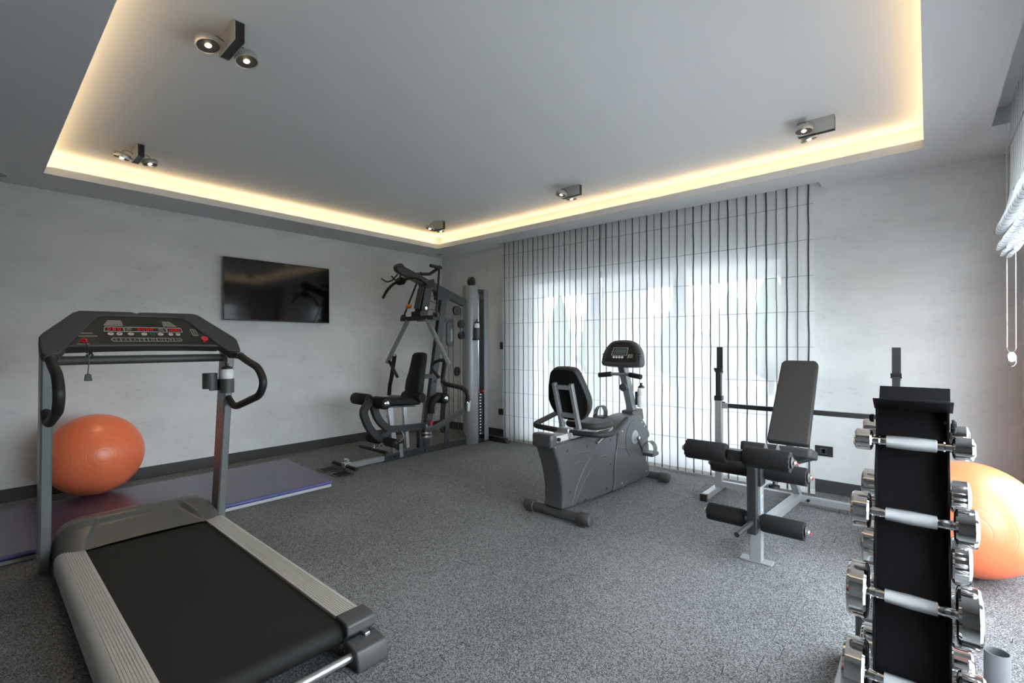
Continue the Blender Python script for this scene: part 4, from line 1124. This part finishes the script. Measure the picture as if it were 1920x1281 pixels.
# pressed oval panel on the shroud
ov = MB()
ov.lathe([(0.026, 0.0), (0.033, 0.01), (0.035, 0.03), (0.035, 0.93), (0.033, 0.95), (0.026, 0.96)], G(-0.015, 4.098, 0.80), (0, 0, 1), 18)
obj('pressed_panel', ov, 'towergrey', sf, angle=40)
obj('shroud_bolt', MB().cyl(G(0.012, 4.069, 1.95), G(0.012, 4.075, 1.95), 0.010, 10).cyl(G(0.012, 4.069, 0.10), G(0.012, 4.075, 0.10), 0.010, 10), 'black', sf)
obj('shroud_cap', MB().prism([(0.098 * math.cos(math.pi * k / 14), -0.128 * math.sin(math.pi * k / 14)) for k in range(15)], G(0, 4.205, 1.955), (1, 0, 0), (0, 1, 0), 0.0, 0.02), 'dark', sf)
obj('rear_shroud', MB().prism([(0.09, 4.325), (0.098, 4.325), (0.098, 4.395), (0.085, 4.415), (-0.085, 4.415), (-0.098, 4.395), (-0.098, 4.325), (-0.09, 4.325), (-0.09, 4.390), (-0.08, 4.407), (0.08, 4.407), (0.09, 4.390)], (GX, 0, 0), (1, 0, 0), (0, 1, 0), 0.02, 1.955), 'towergrey', gy, angle=30)
obj('tower_top', MB().box(GX - 0.09, GX + 0.09, 4.19, 4.33, 1.90, 1.945), 'black', gy, bev=0.004)
obj('tower_base', MB().box(GX - 0.088, GX + 0.088, 4.20, 4.40, 0.0, 0.05), 'black', gy, bev=0.004)
for s in (-0.055, 0.055):
    obj('guide_rod', MB().cyl(G(s, 4.262, 0.05), G(s, 4.262, 1.91), 0.009, 10), 'chrome', gy)
for k in range(14):
    z = 0.10 + k * 0.038
    pl_ = obj('weight_plate', MB().box(GX - 0.088, GX + 0.088, 4.212, 4.312, z, z + 0.034), 'black', gy, bev=0.003)
    obj('plate_mark', MB().box(GX + 0.0885, GX + 0.0895, 4.25, 4.275, z + 0.012, z + 0.025), 'white', pl_, smooth=False)
obj('selector_pin', MB().cyl(G(0.085, 4.268, 0.655), G(0.125, 4.268, 0.655), 0.013, 12).ball(G(0.125, 4.268, 0.655), 0.018, 12, 8), 'red', gy)
bkt = obj('bottle_cage', MB().box(GX + 0.097, GX + 0.104, 4.135, 4.175, 1.30, 1.47).box(GX + 0.097, GX + 0.178, 4.115, 4.195, 1.30, 1.317), 'black', gy, bev=0.003)
cg = MB(); cup(cg, GX + 0.1405, 4.155, 0.036, 1.318, 1.452, 18)
obj('cage_cup', cg, 'dark', bkt)
water_bottle((GX + 0.1405, 4.155), 1.323, 0.235, 0.0325, 'white bottle in the holder on the weight tower')

# ================================================================== RECUMBENT BIKE
BX = -2.01
bk = thing('recumbent_bike', 'grey recumbent exercise bike in front of the blinds', 'exercise bike', (BX, 3.4, 0.0))
for y, s_ in ((2.775, 0.29), (4.13, 0.27)):
    tb = obj('stabiliser', MB().cyl((BX - s_ + 0.05, y, 0.045), (BX + s_ - 0.05, y, 0.045), 0.036, 20), 'bike', bk)
    for s in (-1, 1):
        x0, x1 = BX + s * (s_ - 0.095), BX + s * s_
        obj('end_foot', MB().lathe([(0.041, 0), (0.044, 0.006), (0.044, 0.075), (0.036, 0.092), (0.015, 0.097)], (x0, y, 0.046), (s, 0, 0), 18).box(min(x0, x1 - s * 0.03), max(x0, x1 - s * 0.03), y - 0.034, y + 0.034, 0.0, 0.03), 'dark', tb, bev=0.003)
RXF, LXF = BX + 0.085, BX - 0.085
rear = [(2.725, 0.085), (2.738, 0.13), (2.735, 0.24), (2.715, 0.33), (2.685, 0.42), (2.650, 0.495), (2.632, 0.552), (3.475, 0.552), (3.515, 0.50), (3.505, 0.42), (3.475, 0.34), (3.455, 0.22), (3.46, 0.12), (3.43, 0.05), (3.30, 0.05), (2.90, 0.075)]
obj('rear_shroud', MB().prism(rear, (LXF, 0, 0), (0, 1, 0), (0, 0, 1), 0.0, 0.17), 'bike', bk, bev=0.018, seg=3)
front = [(3.43, 0.05), (3.462, 0.12), (3.457, 0.22), (3.477, 0.34), (3.507, 0.42), (3.517, 0.50), (3.48, 0.555), (3.56, 0.60), (3.70, 0.628), (3.84, 0.632), (3.93, 0.605), (4.03, 0.52), (4.09, 0.445), (4.105, 0.40), (4.045, 0.375), (4.085, 0.335), (4.09, 0.28), (4.03, 0.235), (4.035, 0.19), (4.08, 0.165), (4.095, 0.10), (4.085, 0.045)]
fs = obj('front_shroud', MB().prism(front, (LXF - 0.008, 0, 0), (0, 1, 0), (0, 0, 1), 0.0, 0.186), 'bike', bk, bev=0.014, seg=3)
# raised ridges on the rear shroud
for pts in ([(3.44, 0.535), (3.22, 0.47), (3.02, 0.34), (2.90, 0.20), (2.84, 0.085)], [(3.34, 0.36), (3.22, 0.37), (3.06, 0.27), (2.95, 0.17), (2.88, 0.085)]):
    obj('ridge', MB().tube([(RXF - 0.004, a, b) for a, b in pts], 0.0085, 8, rad=0.12), 'bike', bk)
for k in range(4):
    z = 0.44 - k * 0.065
    obj('vent', MB().tube([(RXF - 0.002, 2.86 + 0.01 * k, z + 0.006), (RXF - 0.001, 2.95 - 0.01 * k, z + 0.01), (RXF - 0.002, 3.10 - 0.055 * k, z - 0.008)], 0.006, 6, rad=0.03), 'dark', bk)
for a, b in ((2.79, 0.49), (3.05, 0.48), (3.40, 0.475), (2.82, 0.19), (3.02, 0.085), (3.33, 0.10), (3.40, 0.28)):
    obj('screw', MB().cyl((RXF - 0.002, a, b), (RXF + 0.002, a, b), 0.009, 8), 'black', bk)
for a, b in ((3.57, 0.09), (4.02, 0.10), (3.58, 0.52), (3.99, 0.51), (3.94, 0.55)):
    obj('screw', MB().cyl((RXF + 0.006, a, b), (RXF + 0.010, a, b), 0.009, 8), 'steel', bk)
obj('front_ridge', MB().tube([(RXF + 0.004, 3.52, 0.385), (RXF + 0.006, 3.62, 0.375), (RXF + 0.006, 3.74, 0.335), (RXF + 0.004, 3.86, 0.335)], 0.007, 8, rad=0.05), 'bike', bk)
# seat rail and carriage
obj('seat_rail', MB().box(BX - 0.045, BX + 0.045, 2.66, 3.50, 0.552, 0.598), 'alu', bk, bev=0.004)
obj('rail_end', MB().box(BX - 0.085, BX + 0.085, 2.595, 2.675, 0.535, 0.630), 'bike', bk, bev=0.018, seg=3)
for y in (2.73, 3.45):
    obj('rail_stop', MB().cyl((BX + 0.03, y, 0.575), (BX + 0.062, y, 0.575), 0.014, 10), 'black', bk)
obj('seat_carriage', MB().box(BX - 0.075, BX + 0.075, 2.86, 3.20, 0.562, 0.606), 'silver', bk, bev=0.003)
for y in (2.90, 3.16):
    obj('carriage_bolt', MB().cyl((BX + 0.07, y, 0.582), (BX + 0.08, y, 0.582), 0.011, 8), 'steel', bk)
obj('seat_lever', MB().tube([(BX + 0.09, 3.42, 0.57), (BX + 0.10, 3.17, 0.485)], 0.009, 8), 'steel', bk)
# seat cushion: rounded outline
so = []
for k in range(28):
    a = 2 * math.pi * k / 28
    so.append((BX + 0.172 * math.copysign(abs(math.cos(a)) ** 0.6, math.cos(a)), 3.215 + 0.155 * math.copysign(abs(math.sin(a)) ** 0.7, math.sin(a))))
obj('seat_cushion', MB().prism(so, (0, 0, 0), (1, 0, 0), (0, 1, 0), 0.598, 0.648), 'vinylg', bk, bev=0.022, seg=3)
# backrest: pad outline in (x, along tilt)
tv = V((0, -0.29, 0.957)).normalized(); nv = V((0, -tv.z, tv.y))
b0 = V((BX - 0.045, 3.045, 0.665))
bo = [(-0.075, 0.0), (0.085, 0.0), (0.135, 0.03), (0.175, 0.085), (0.192, 0.15), (0.186, 0.205), (0.16, 0.29), (0.135, 0.365), (0.115, 0.40), (0.08, 0.418), (-0.08, 0.418), (-0.115, 0.40), (-0.135, 0.365), (-0.16, 0.29), (-0.186, 0.205), (-0.192, 0.15), (-0.175, 0.085), (-0.130, 0.03)]
bo = chaikin([(a * 0.95, b * 1.01) for a, b in bo])
obj('backrest_pad', MB().prism(bo, b0, (1, 0, 0), tv, 0.012, -0.060), 'vinylg', bk, bev=0.022, seg=3)
obj('backrest_board', MB().prism([(a * 0.97, 0.008 + b * 0.965) for a, b in bo], b0, (1, 0, 0), tv, 0.018, 0.008), 'vinyl', bk)
for s in (-1, 1):
    q0 = b0 + V((s * 0.076 - 0.004, 0, 0)) + nv * 0.034
    obj('backrest_bar', MB().beam(q0 + tv * (-0.085), q0 + tv * 0.312, 0.030, 0.034), 'silver', bk, bev=0.003)
for d in (0.055, 0.282):
    q0 = b0 + tv * d + nv * 0.034
    obj('backrest_rung', MB().beam(q0 - V((0.065, 0, 0)), q0 + V((0.065, 0, 0)), 0.03, 0.03, side=tuple(tv)), 'silver', bk, bev=0.003)
# side handles
obj('side_handlebar', MB().tube([(BX - 0.315, 3.24, 0.680), (BX - 0.30, 2.875, 0.620), (BX - 0.10, 2.885, 0.608), (BX + 0.10, 2.885, 0.604), (BX + 0.275, 2.94, 0.600), (BX + 0.265, 3.12, 0.588), (BX + 0.225, 3.40, 0.655)], 0.0205, 14, rad=0.07), 'grip', bk)
obj('handle_mount', MB().box(BX - 0.05, BX + 0.05, 2.85, 2.92, 0.585, 0.635), 'steel', bk, bev=0.006)
# cranks and pedals
cy, cz = 3.80, 0.438
obj('crank_disc', MB().lathe([(0.062, 0), (0.060, 0.006), (0.034, 0.010), (0.03, 0.018), (0.001, 0.018)], (RXF + 0.008, cy, cz), (1, 0, 0), 28), 'silver', bk)
cv_ = [(cy + 0.165 * math.cos(a), cz - 0.01 + 0.165 * math.sin(a)) for a in [2 * math.pi * k / 40 for k in range(40)]]
obj('crank_cover', MB().prism([(a, b) for a, b in cv_], (RXF + 0.008, 0, 0), (0, 1, 0), (0, 0, 1), 0.0, 0.003), 'bike', bk)
def pedal(x, s, ey, ez):
    a = obj('crank_arm', MB().beam((x, cy, cz), (x, ey, ez), 0.016, 0.028, h1=0.022), 'dark', bk, bev=0.004)
    obj('crank_bolt', MB().cyl((x - s * 0.03, cy, cz), (x + s * 0.014, cy, cz), 0.014, 12), 'chrome', a)
    px = x + s * 0.065
    pd = obj('pedal', MB().box(min(x + s * 0.015, x + s * 0.115), max(x + s * 0.015, x + s * 0.115), ey - 0.062, ey + 0.062, ez - 0.016, ez + 0.016), 'dark', bk, bev=0.008)
    st_ = [V((x + s * 0.012, ey - 0.02, ez)), V((x + s * 0.012, ey - 0.005, ez + 0.075)), V((x + s * 0.06, ey + 0.0, ez + 0.118)), V((x + s * 0.112, ey - 0.005, ez + 0.075)), V((x + s * 0.115, ey - 0.02, ez))]
    obj('strap', MB().sweep(fillet(st_, 0.05), [(-0.034, -0.002), (0.034, -0.002), (0.034, 0.002), (-0.034, 0.002)], side=(0, 1, 0)), 'bike', pd)
    return pd
pedal(RXF + 0.04, 1, 3.905, 0.292)
pedal(LXF - 0.04, -1, 3.715, 0.590)
# column and console
obj('column_boot', MB().prism([(3.835, 0.60), (3.845, 0.655), (3.99, 0.66), (4.035, 0.66), (4.06, 0.56), (3.95, 0.56)], (BX - 0.055, 0, 0), (0, 1, 0), (0, 0, 1), 0.0, 0.11), 'dark', bk, bev=0.006)
cl_ = obj('column', MB().beam((BX, 3.955, 0.60), (BX, 3.765, 1.06), 0.062, 0.075), 'towergrey', bk, bev=0.005)
obj('column_knob', MB().lathe([(0.012, 0), (0.012, 0.02), (0.034, 0.024), (0.036, 0.034), (0.034, 0.048), (0.02, 0.053), (0.001, 0.054)], (BX + 0.005, 3.80, 0.872), (0, -1, -0.1), 18), 'dark', cl_)
obj('console_stem', MB().beam((BX, 3.78, 0.99), (BX, 3.73, 1.09), 0.055, 0.06), 'dark', bk, bev=0.004)
hb_ = obj('handlebar', MB().tube([(BX - 0.20, 3.70, 0.972), (BX - 0.07, 3.72, 0.985), (BX + 0.06, 3.73, 0.985), (BX + 0.200, 3.70, 0.970)], 0.0145, 12, rad=0.03), 'towergrey', bk)
for s in (-1, 1):
    p0, p1 = V((BX + s * 0.085, 3.724, 0.984)), V((BX + s * 0.205, 3.700, 0.970))
    obj('hand_grip', MB().cyl(p0, p1, 0.0225, 14, ch=0.006), 'grip', hb_)
kt = V((0, 0.20, 0.98)).normalized(); kn_ = V((1, 0, 0)).cross(kt)
k0 = V((BX + 0.022, 3.672, 1.055))
co = [(-0.165, 0.0), (0.165, 0.0), (0.188, 0.022), (0.190, 0.045), (0.178, 0.115), (0.165, 0.15), (0.125, 0.205), (0.075, 0.232), (-0.075, 0.232), (-0.125, 0.205), (-0.165, 0.15), (-0.178, 0.115), (-0.190, 0.045), (-0.188, 0.022)]
co = chaikin([(a * 1.01, b * 1.01) for a, b in co])
cs = obj('console_body', MB().prism(co, k0, (1, 0, 0), kt, 0.0, -0.085), 'dark', bk, bev=0.018, seg=3)
fa = [(-0.145, 0.035), (0.145, 0.035), (0.150, 0.05), (0.130, 0.14), (0.105, 0.185), (0.065, 0.212), (-0.065, 0.212), (-0.105, 0.185), (-0.130, 0.14), (-0.150, 0.05)]
fa = chaikin(fa)
fc = obj('console_face', MB().prism(fa, k0, (1, 0, 0), kt, 0.0, 0.0025), 'black', cs)
def kp_(a, b, h=0.003):
    return k0 + V((a, 0, 0)) + kt * b + kn_ * h
m = MB()
q = [(-0.090, 0.098), (0.055, 0.098), (0.062, 0.162), (-0.072, 0.162)]
for i in range(4):
    m.beam(kp_(*q[i]), kp_(*q[(i + 1) % 4]), 0.004, 0.002, side=(1, 0, 0) if i % 2 else tuple(kt))
obj('screen_border', m, 'print', cs, smooth=False)
obj('lcd_screen', MB().prism([(-0.074, 0.108), (0.043, 0.108), (0.050, 0.152), (-0.060, 0.152)], k0, (1, 0, 0), kt, 0.0024, 0.0036), 'lcd', cs, smooth=False)
for i in range(4):
    obj('key', MB().cyl(kp_(-0.066 + i * 0.027, 0.080, 0.002), kp_(-0.066 + i * 0.027, 0.080, 0.005), 0.0105, 14), 'white', cs)
m = MB()
for i in range(4):
    m.beam(kp_(0.072 + 0.002 * i, 0.078 + i * 0.0085), kp_(0.112, 0.078 + i * 0.0085), 0.003, 0.001, side=tuple(kt))
m.beam(kp_(0.066, 0.072), kp_(0.075, 0.106), 0.006, 0.001)
obj('printed_lines', m, 'print', cs, smooth=False)
for s in (-1, 1):
    for i in range(3):
        obj('grip_groove', MB().beam(kp_(s * 0.152, 0.064 + i * 0.022, 0.0), kp_(s * 0.180, 0.062 + i * 0.022, -0.002), 0.008, 0.005, side=tuple(kt)), 'black', cs)
obj('bottle_bracket', MB().box(BX + 0.03, BX + 0.05, 3.93, 3.965, 0.70, 0.82), 'black', bk, bev=0.003)
water_bottle((BX + 0.085, 3.945), 0.685, 0.215, 0.034, 'white bottle with black cap on the exercise bike column')

# ================================================================== WEIGHT BENCH WITH RACK
WX = -0.752
wb_ = thing('weight_bench', 'silver weight bench with black padded incline and leg rollers', 'weight bench', (WX, 3.6, 0.0))
UX = 0.5875
for s in (-1, 1):
    x = WX + s * UX
    fr_ = obj('foot_rail', MB().box(x - 0.024, x + 0.024, 3.835, 4.30, 0.006, 0.054), 'silver', wb_, bev=0.003)
    obj('foot_cap', MB().box(x - 0.026, x + 0.026, 3.815, 3.85, 0.0, 0.057).box(x - 0.026, x + 0.026, 4.285, 4.315, 0.0, 0.057), 'black', fr_, bev=0.004)
    u = obj('upright', MB().box(x - 0.027, x + 0.027, 4.175, 4.225, 0.05, 0.775), 'silver', wb_, bev=0.003)
    obj('collar', MB().box(x - 0.031, x + 0.031, 4.170, 4.230, 0.765, 0.806), 'black', u, bev=0.003)
    obj('inner_post', MB().box(x - 0.022, x + 0.022, 4.180, 4.220, 0.80, 1.022), 'frame', u, bev=0.002)
    for z in (0.86, 1.0):
        obj('pin_hole', MB().cyl((x, 4.178, z), (x, 4.182, z), 0.007, 10), 'black', u)
    obj('hook_plate', MB().box(x - 0.0245, x + 0.0245, 4.222, 4.228, 0.99, 1.218), 'frame', u)
    obj('bar_hook', MB().prism([(4.225, 1.012), (4.195, 1.012), (4.165, 1.042), (4.160, 1.040), (4.190, 1.005), (4.225, 1.005)], (x + 0.03, 0, 0), (0, 1, 0), (0, 0, 1), -0.06, 0.0), 'frame', u)
    obj('lock_knob', MB().cyl((x - s * 0.028, 4.20, 0.745), (x - s * 0.05, 4.20, 0.745), 0.012, 10), 'black', u)
    obj('bar_bracket', MB().box(min(x - s * 0.025, x - s * 0.075), max(x - s * 0.025, x - s * 0.075), 4.178, 4.222, 0.702, 0.748), 'silver', u, bev=0.002)
obj('cross_bar', MB().box(WX - UX + 0.05, WX + UX - 0.05, 4.182, 4.218, 0.708, 0.744), 'frame', wb_, bev=0.003)
obj('low_cross_bar', MB().box(WX - UX + 0.024, WX + UX - 0.024, 4.178, 4.222, 0.036, 0.084), 'silver', wb_, bev=0.003)
obj('floor_beam', MB().beam((WX, 2.97, 0.17), (WX, 4.18, 0.075), 0.05, 0.055), 'silver', wb_, bev=0.003)
obj('beam_bolt', MB().cyl((WX + 0.07, 4.176, 0.06), (WX + 0.07, 4.160, 0.06), 0.011, 8), 'black', wb_)
ps = obj('front_post', MB().box(WX - 0.021, WX + 0.040, 2.945, 3.005, 0.008, 0.475), 'silver', wb_, bev=0.003)
obj('foot_plate', MB().box(WX - 0.075, WX + 0.095, 2.94, 3.01, 0.0, 0.009), 'silver', wb_, bev=0.002)
for z in (0.20, 0.30, 0.38):
    obj('post_hole', MB().cyl((WX + 0.039, 2.975, z), (WX + 0.041, 2.975, z), 0.006, 8), 'white', ps)
obj('upper_beam', MB().beam((WX + 0.005, 2.99, 0.435), (WX + 0.005, 3.86, 0.435), 0.05, 0.055), 'silver', wb_, bev=0.003)
obj('rear_strut', MB().beam((WX, 3.78, 0.43), (WX, 4.19, 0.08), 0.045, 0.045), 'silver', wb_, bev=0.003)
obj('beam_bracket', MB().box(WX - 0.04, WX + 0.045, 3.36, 3.47, 0.37, 0.50), 'chrome', wb_, bev=0.004)
obj('adjust_knob', MB().lathe([(0.01, 0), (0.01, 0.03), (0.024, 0.035), (0.024, 0.055), (0.01, 0.06)], (WX + 0.045, 3.42, 0.40), (1, -0.1, -0.1), 14), 'black', wb_)
obj('leveller', MB().lathe([(0.008, 0.0), (0.008, 0.04), (0.034, 0.045), (0.034, 0.06), (0.01, 0.065)], (WX, 3.43, 0.375), (0, 0, -1), 18), 'black', wb_)
obj('seat_support', MB().box(WX - 0.025, WX + 0.025, 3.53, 3.59, 0.455, 0.50), 'silver', wb_)
# seat
so = [(-0.215, 3.47), (-0.195, 3.445), (0.195, 3.445), (0.215, 3.47), (0.19, 3.80), (0.17, 3.82), (-0.17, 3.82), (-0.19, 3.80)]
ts = V((0, 0.375, -0.088)).normalized()
so = [(a, (b - 3.445)) for a, b in so]
obj('seat_pad', MB().prism(so, (WX, 3.445, 0.592), (1, 0, 0), ts, -0.062, 0.0), 'vinylg', wb_, bev=0.016, seg=3)
def sq(a, d, h):
    return V((WX + a, 3.445, 0.592)) + ts * d + V((1, 0, 0)).cross(ts) * h
obj('seat_base', MB().add([sq(-0.19, 0.01, -0.06), sq(0.19, 0.01, -0.06), sq(0.17, 0.36, -0.06), sq(-0.17, 0.36, -0.06), sq(-0.09, 0.08, -0.10), sq(0.09, 0.08, -0.10), sq(0.09, 0.30, -0.10), sq(-0.09, 0.30, -0.10)],
    [(0, 1, 2, 3), (7, 6, 5, 4), (0, 4, 5, 1), (1, 5, 6, 2), (2, 6, 7, 3), (3, 7, 4, 0)]), 'black', wb_, smooth=False)
# backrest
p0, p1 = V((WX, 3.83, 0.53)), V((WX, 4.285, 1.10))
dv = (p1 - p0).normalized(); L = (p1 - p0).length
nb = V((1, 0, 0)).cross(dv)
wbk = [(-0.128, 0.0), (0.128, 0.0), (0.132, 0.012), (0.124, L - 0.03), (0.108, L - 0.004), (0.09, L), (-0.09, L), (-0.108, L - 0.004), (-0.124, L - 0.03), (-0.132, 0.012)]
obj('backrest', MB().prism(wbk, p0, (1, 0, 0), dv, 0.03, -0.025), 'vinylg', wb_, bev=0.012, seg=3)
obj('backrest_rail', MB().beam(p0 + dv * 0.02 - nb * 0.04, p0 + dv * 0.5 - nb * 0.04, 0.04, 0.03), 'silver', wb_)
obj('backrest_prop', MB().beam((WX, 3.90, 0.44), p0 + dv * 0.35 - nb * 0.05, 0.035, 0.035), 'silver', wb_)
# leg developer
lv = obj('leg_lever', MB().sweep([(WX + 0.006, 2.905, 0.178), (WX + 0.006, 2.900, 0.54), (WX + 0.003, 2.86, 0.60), (WX, 2.645, 0.672)], [(-0.023, -0.024), (0.023, -0.024), (0.023, 0.024), (-0.023, 0.024)]), 'frame', wb_, bev=0.002)
obj('pivot_bracket', MB().box(WX + 0.012, WX + 0.044, 2.93, 3.03, 0.44, 0.575), 'frame', wb_, bev=0.003)
def rollpair(name, y, z, r, parent):
    obj('roller_bar', MB().cyl((WX - 0.25, y, z), (WX + 0.25, y, z), 0.013, 10), 'steel', parent)
    for s in (-1, 1):
        a = WX + s * 0.042; b = WX + s * 0.255
        L_ = abs(b - a)
        n = 24; m = MB(); o = 0
        pr = [(r * 0.5, 0.002), (r * 0.9, 0.0), (r, 0.012), (r, L_ - 0.016), (r * 0.97, L_ - 0.008), (r * 0.80, L_ - 0.002), (r * 0.45, L_ - 0.004)]
        m.lathe(pr, (a, y, z), (s, 0, 0), n)
        # gathered hem at the outer end
        for k in range(n):
            if k % 2:
                i = 4 * n + k
                m.v[i] = m.v[i] + V((s * 0.006, 0, 0))
        q = obj(name, m, 'foam', parent, angle=60)
        obj('washer', MB().lathe([(r * 0.52, 0), (r * 0.56, 0.003), (r * 0.52, 0.006), (r * 0.2, 0.007)], (b, y, z), (s, 0, 0), 20), 'dark', q)
        obj('end_cap', MB().lathe([(r * 0.34, 0), (r * 0.34, 0.006), (r * 0.24, 0.015), (0.001, 0.019)], (b + s * 0.006, y, z), (s, 0, 0), 18), 'chrome', q)
        if s > 0:
            obj('red_badge', MB().lathe([(r * 0.13, 0), (r * 0.10, 0.003), (0.001, 0.004)], (b + s * 0.0235, y, z - r * 0.08), (s, 0, -0.5), 12), 'red', q)
rollpair('knee_roller', 2.615, 0.672, 0.052, wb_)
rollpair('seat_roller', 3.03, 0.512, 0.050, wb_)
rollpair('ankle_roller', 2.955, 0.235, 0.050, wb_)
obj('roller_sleeve', MB().box(WX - 0.035, WX + 0.035, 2.585, 2.64, 0.645, 0.70), 'black', wb_, bev=0.004)
obj('weight_horn', MB().cyl((WX + 0.008, 2.92, 0.245), (WX - 0.02, 2.70, 0.225), 0.0145, 14).cyl((WX + 0.008, 2.925, 0.245), (WX + 0.007, 2.910, 0.244), 0.034, 18), 'frame', wb_)
for dx in (-0.04, 0.03):
    obj('seat_gusset', MB().prism([(-0.014, 0.0), (0.014, 0.0), (0.005, 0.045), (-0.005, 0.045)], (WX + dx, 3.40, 0.555), (1, 0, 0), (0, 0, 1), 0.0, 0.004), 'silver', wb_)

# ================================================================== DUMBBELL RACK
RX0, RX1, RY = -0.106, 0.040, 1.69
rk = thing('dumbbell_rack', 'tall black dumbbell rack in the right foreground', 'dumbbell rack', (-0.03, RY, 0.0))
def yf(z):
    return 1.63 - (1.075 - z) * 0.20        # front panel plane
tiers = [0.992, 0.812, 0.618, 0.428, 0.235]
rear_z = [0.992, 0.815, 0.622, 0.432, 0.24]
for s in (1, -1):
    # s=1 front face (towards the camera), -1 rear face
    def yy(z, off):
        d = RY - yf(z) + off
        return RY - s * d
    zt, zb = 1.085, 0.03
    obj('side_panel' if s < 0 else 'front_panel', MB().add([(RX0, yy(zt, 0), zt), (RX1, yy(zt, 0), zt), (RX1, yy(zb, 0), zb), (RX0, yy(zb, 0), zb), (RX0, yy(zt, -.003), zt), (RX1, yy(zt, -.003), zt), (RX1, yy(zb, -.003), zb), (RX0, yy(zb, -.003), zb)],
        [(0, 1, 2, 3), (7, 6, 5, 4), (0, 4, 5, 1), (1, 5, 6, 2), (2, 6, 7, 3), (3, 7, 4, 0)]), 'blackm', rk, smooth=False)
    # flanges with a cradle dip at every dumbbell
    prof = []
    z = zt
    while z > zb:
        o_ = 0.040
        for tz in (tiers if s > 0 else rear_z):
            d = (z - tz)
            if -0.07 < d < 0.10:
                t_ = (d + 0.07) / 0.17
                o_ = 0.040 - 0.026 * math.sin(math.pi * t_) ** 1.5
        prof.append((yy(z, o_), z)); z -= 0.012
    inn = [(yy(zb, 0.0), zb), (yy(zt, 0.0), zt)]
    poly = prof + inn
    for xa in (RX0, RX1 - 0.004):
        obj('flange', MB().prism(poly, (xa, 0, 0), (0, 1, 0), (0, 0, 1), 0.0, 0.004), 'blackm', rk, smooth=False)
# top tray
tr_ = obj('top_tray', MB().prism([(1.800, 1.122), (1.775, 1.088), (1.605, 1.080), (1.552, 1.107), (1.550, 1.103), (1.604, 1.074), (1.778, 1.082), (1.804, 1.119)], (RX0 - 0.003, 0, 0), (0, 1, 0), (0, 0, 1), 0.0, RX1 - RX0 + 0.010), 'blackm', rk, bev=0.0012)
for x, s in ((RX0 - 0.004, -1), (RX1 + 0.004, 1)):
    obj('bolt', MB().lathe([(0.011, 0), (0.011, 0.005), (0.008, 0.009), (0.001, 0.010)], (x, 1.60, 1.048), (s, 0, 0), 18), 'blackm', rk)
    obj('bolt', MB().cyl((x - s * 0.014, 1.604, 1.050), (x - s * 0.006, 1.604, 1.050), 0.0045, 12), 'blackm', rk)
obj('side_clip', MB().box(RX1 + 0.002, RX1 + 0.012, 1.600, 1.612, 1.026, 1.050), 'blackm', rk, bev=0.003)
# base with bar holders
obj('base_beam', MB().box(-0.243, -0.175, 1.16, 2.31, 0.035, 0.10), 'silver', rk, bev=0.003)
obj('base_bar', MB().box(-0.175, 0.20, 2.05, 2.11, 0.035, 0.09), 'silver', rk, bev=0.003)
obj('base_bar', MB().box(-0.175, 0.12, 1.36, 1.42, 0.0, 0.06), 'silver', rk, bev=0.003)
for y in (1.2, 2.27):
    obj('base_foot', MB().box(-0.24, -0.178, y - 0.03, y + 0.03, 0.0, 0.036), 'black', rk)
obj('base_foot', MB().box(0.12, 0.18, 2.03, 2.08, 0.0, 0.036), 'black', rk)
for x, y, zt in ((-0.167, 2.08, 0.298), (0.158, 2.08, 0.298)):
    obj('bar_holder_tube', MB().lathe([(0.030, 0.085), (0.030, zt), (0.0275, zt), (0.0275, 0.09)], (x, y, 0), (0, 0, 1), 28, closed=True), 'tubegrey', rk)

def dumbbell_meshes(R, t, half):
    """chrome dumbbell along x, centred at 0"""
    parts = []
    for s in (-1, 1):
        c = 0.004 + R * 0.05
        h = MB().lathe([(R * 0.30, half - t / 2 - 0.001), (R - c * 1.6, half - t / 2), (R - c * 0.5, half - t / 2 + c * 0.35), (R, half - t / 2 + c), (R, half + t / 2 - c), (R - c * 0.5, half + t / 2 - c * 0.35), (R - c * 1.6, half + t / 2), (R * 0.55, half + t / 2 + 0.002), (0.001, half + t / 2 + 0.002)], (0, 0, 0), (s, 0, 0), 40)
        parts.append(('head', h, 'chrome'))
    hn = MB().lathe([(0.012, -half + t / 2), (0.0115, -half + t / 2 + 0.012), (0.0135, -0.062), (0.0125, -0.050), (0.0125, 0.050), (0.0135, 0.062), (0.0115, half - t / 2 - 0.012), (0.012, half - t / 2)], (0, 0, 0), (1, 0, 0), 24)
    parts.append(('handle', hn, 'chrome'))
    gr = MB().lathe([(0.0125, -0.050), (0.0158, -0.049), (0.0172, 0.0), (0.0158, 0.049), (0.0125, 0.050)], (0, 0, 0), (1, 0, 0), 28)
    parts.append(('knurled_grip', gr, 'knurl'))
    return parts
sizes = [(0.0275, 0.040, 0.097), (0.0455, 0.042, 0.100), (0.0675, 0.044, 0.103), (0.076, 0.05, 0.106), (0.084, 0.055, 0.108)]
names = ['smallest', 'second smallest', 'middle-sized', 'second largest', 'largest']
rows_ = ['top', 'second', 'third', 'fourth', 'bottom']
for k in range(5):
    R, t_, hf = sizes[k]
    for s in (1, -1):
        z = tiers[k] if s > 0 else rear_z[k]
        y = yf(z) - 0.030
        if s < 0:
            y = 2 * RY - y
        cx = -0.033
        lab = ('%s chrome dumbbell on the near side of the rack, %s row' if s > 0 else '%s chrome dumbbell on the far side of the rack, %s row') % (names[k], rows_[k])
        d = thing('dumbbell', lab, 'dumbbell', (cx, y, z), 'chrome dumbbells on the rack')
        for nm, mb, mt_ in dumbbell_meshes(R, t_, hf):
            mb.v = [v + V((cx, y, z)) for v in mb.v]
            obj(nm, mb, mt_, d, angle=30)
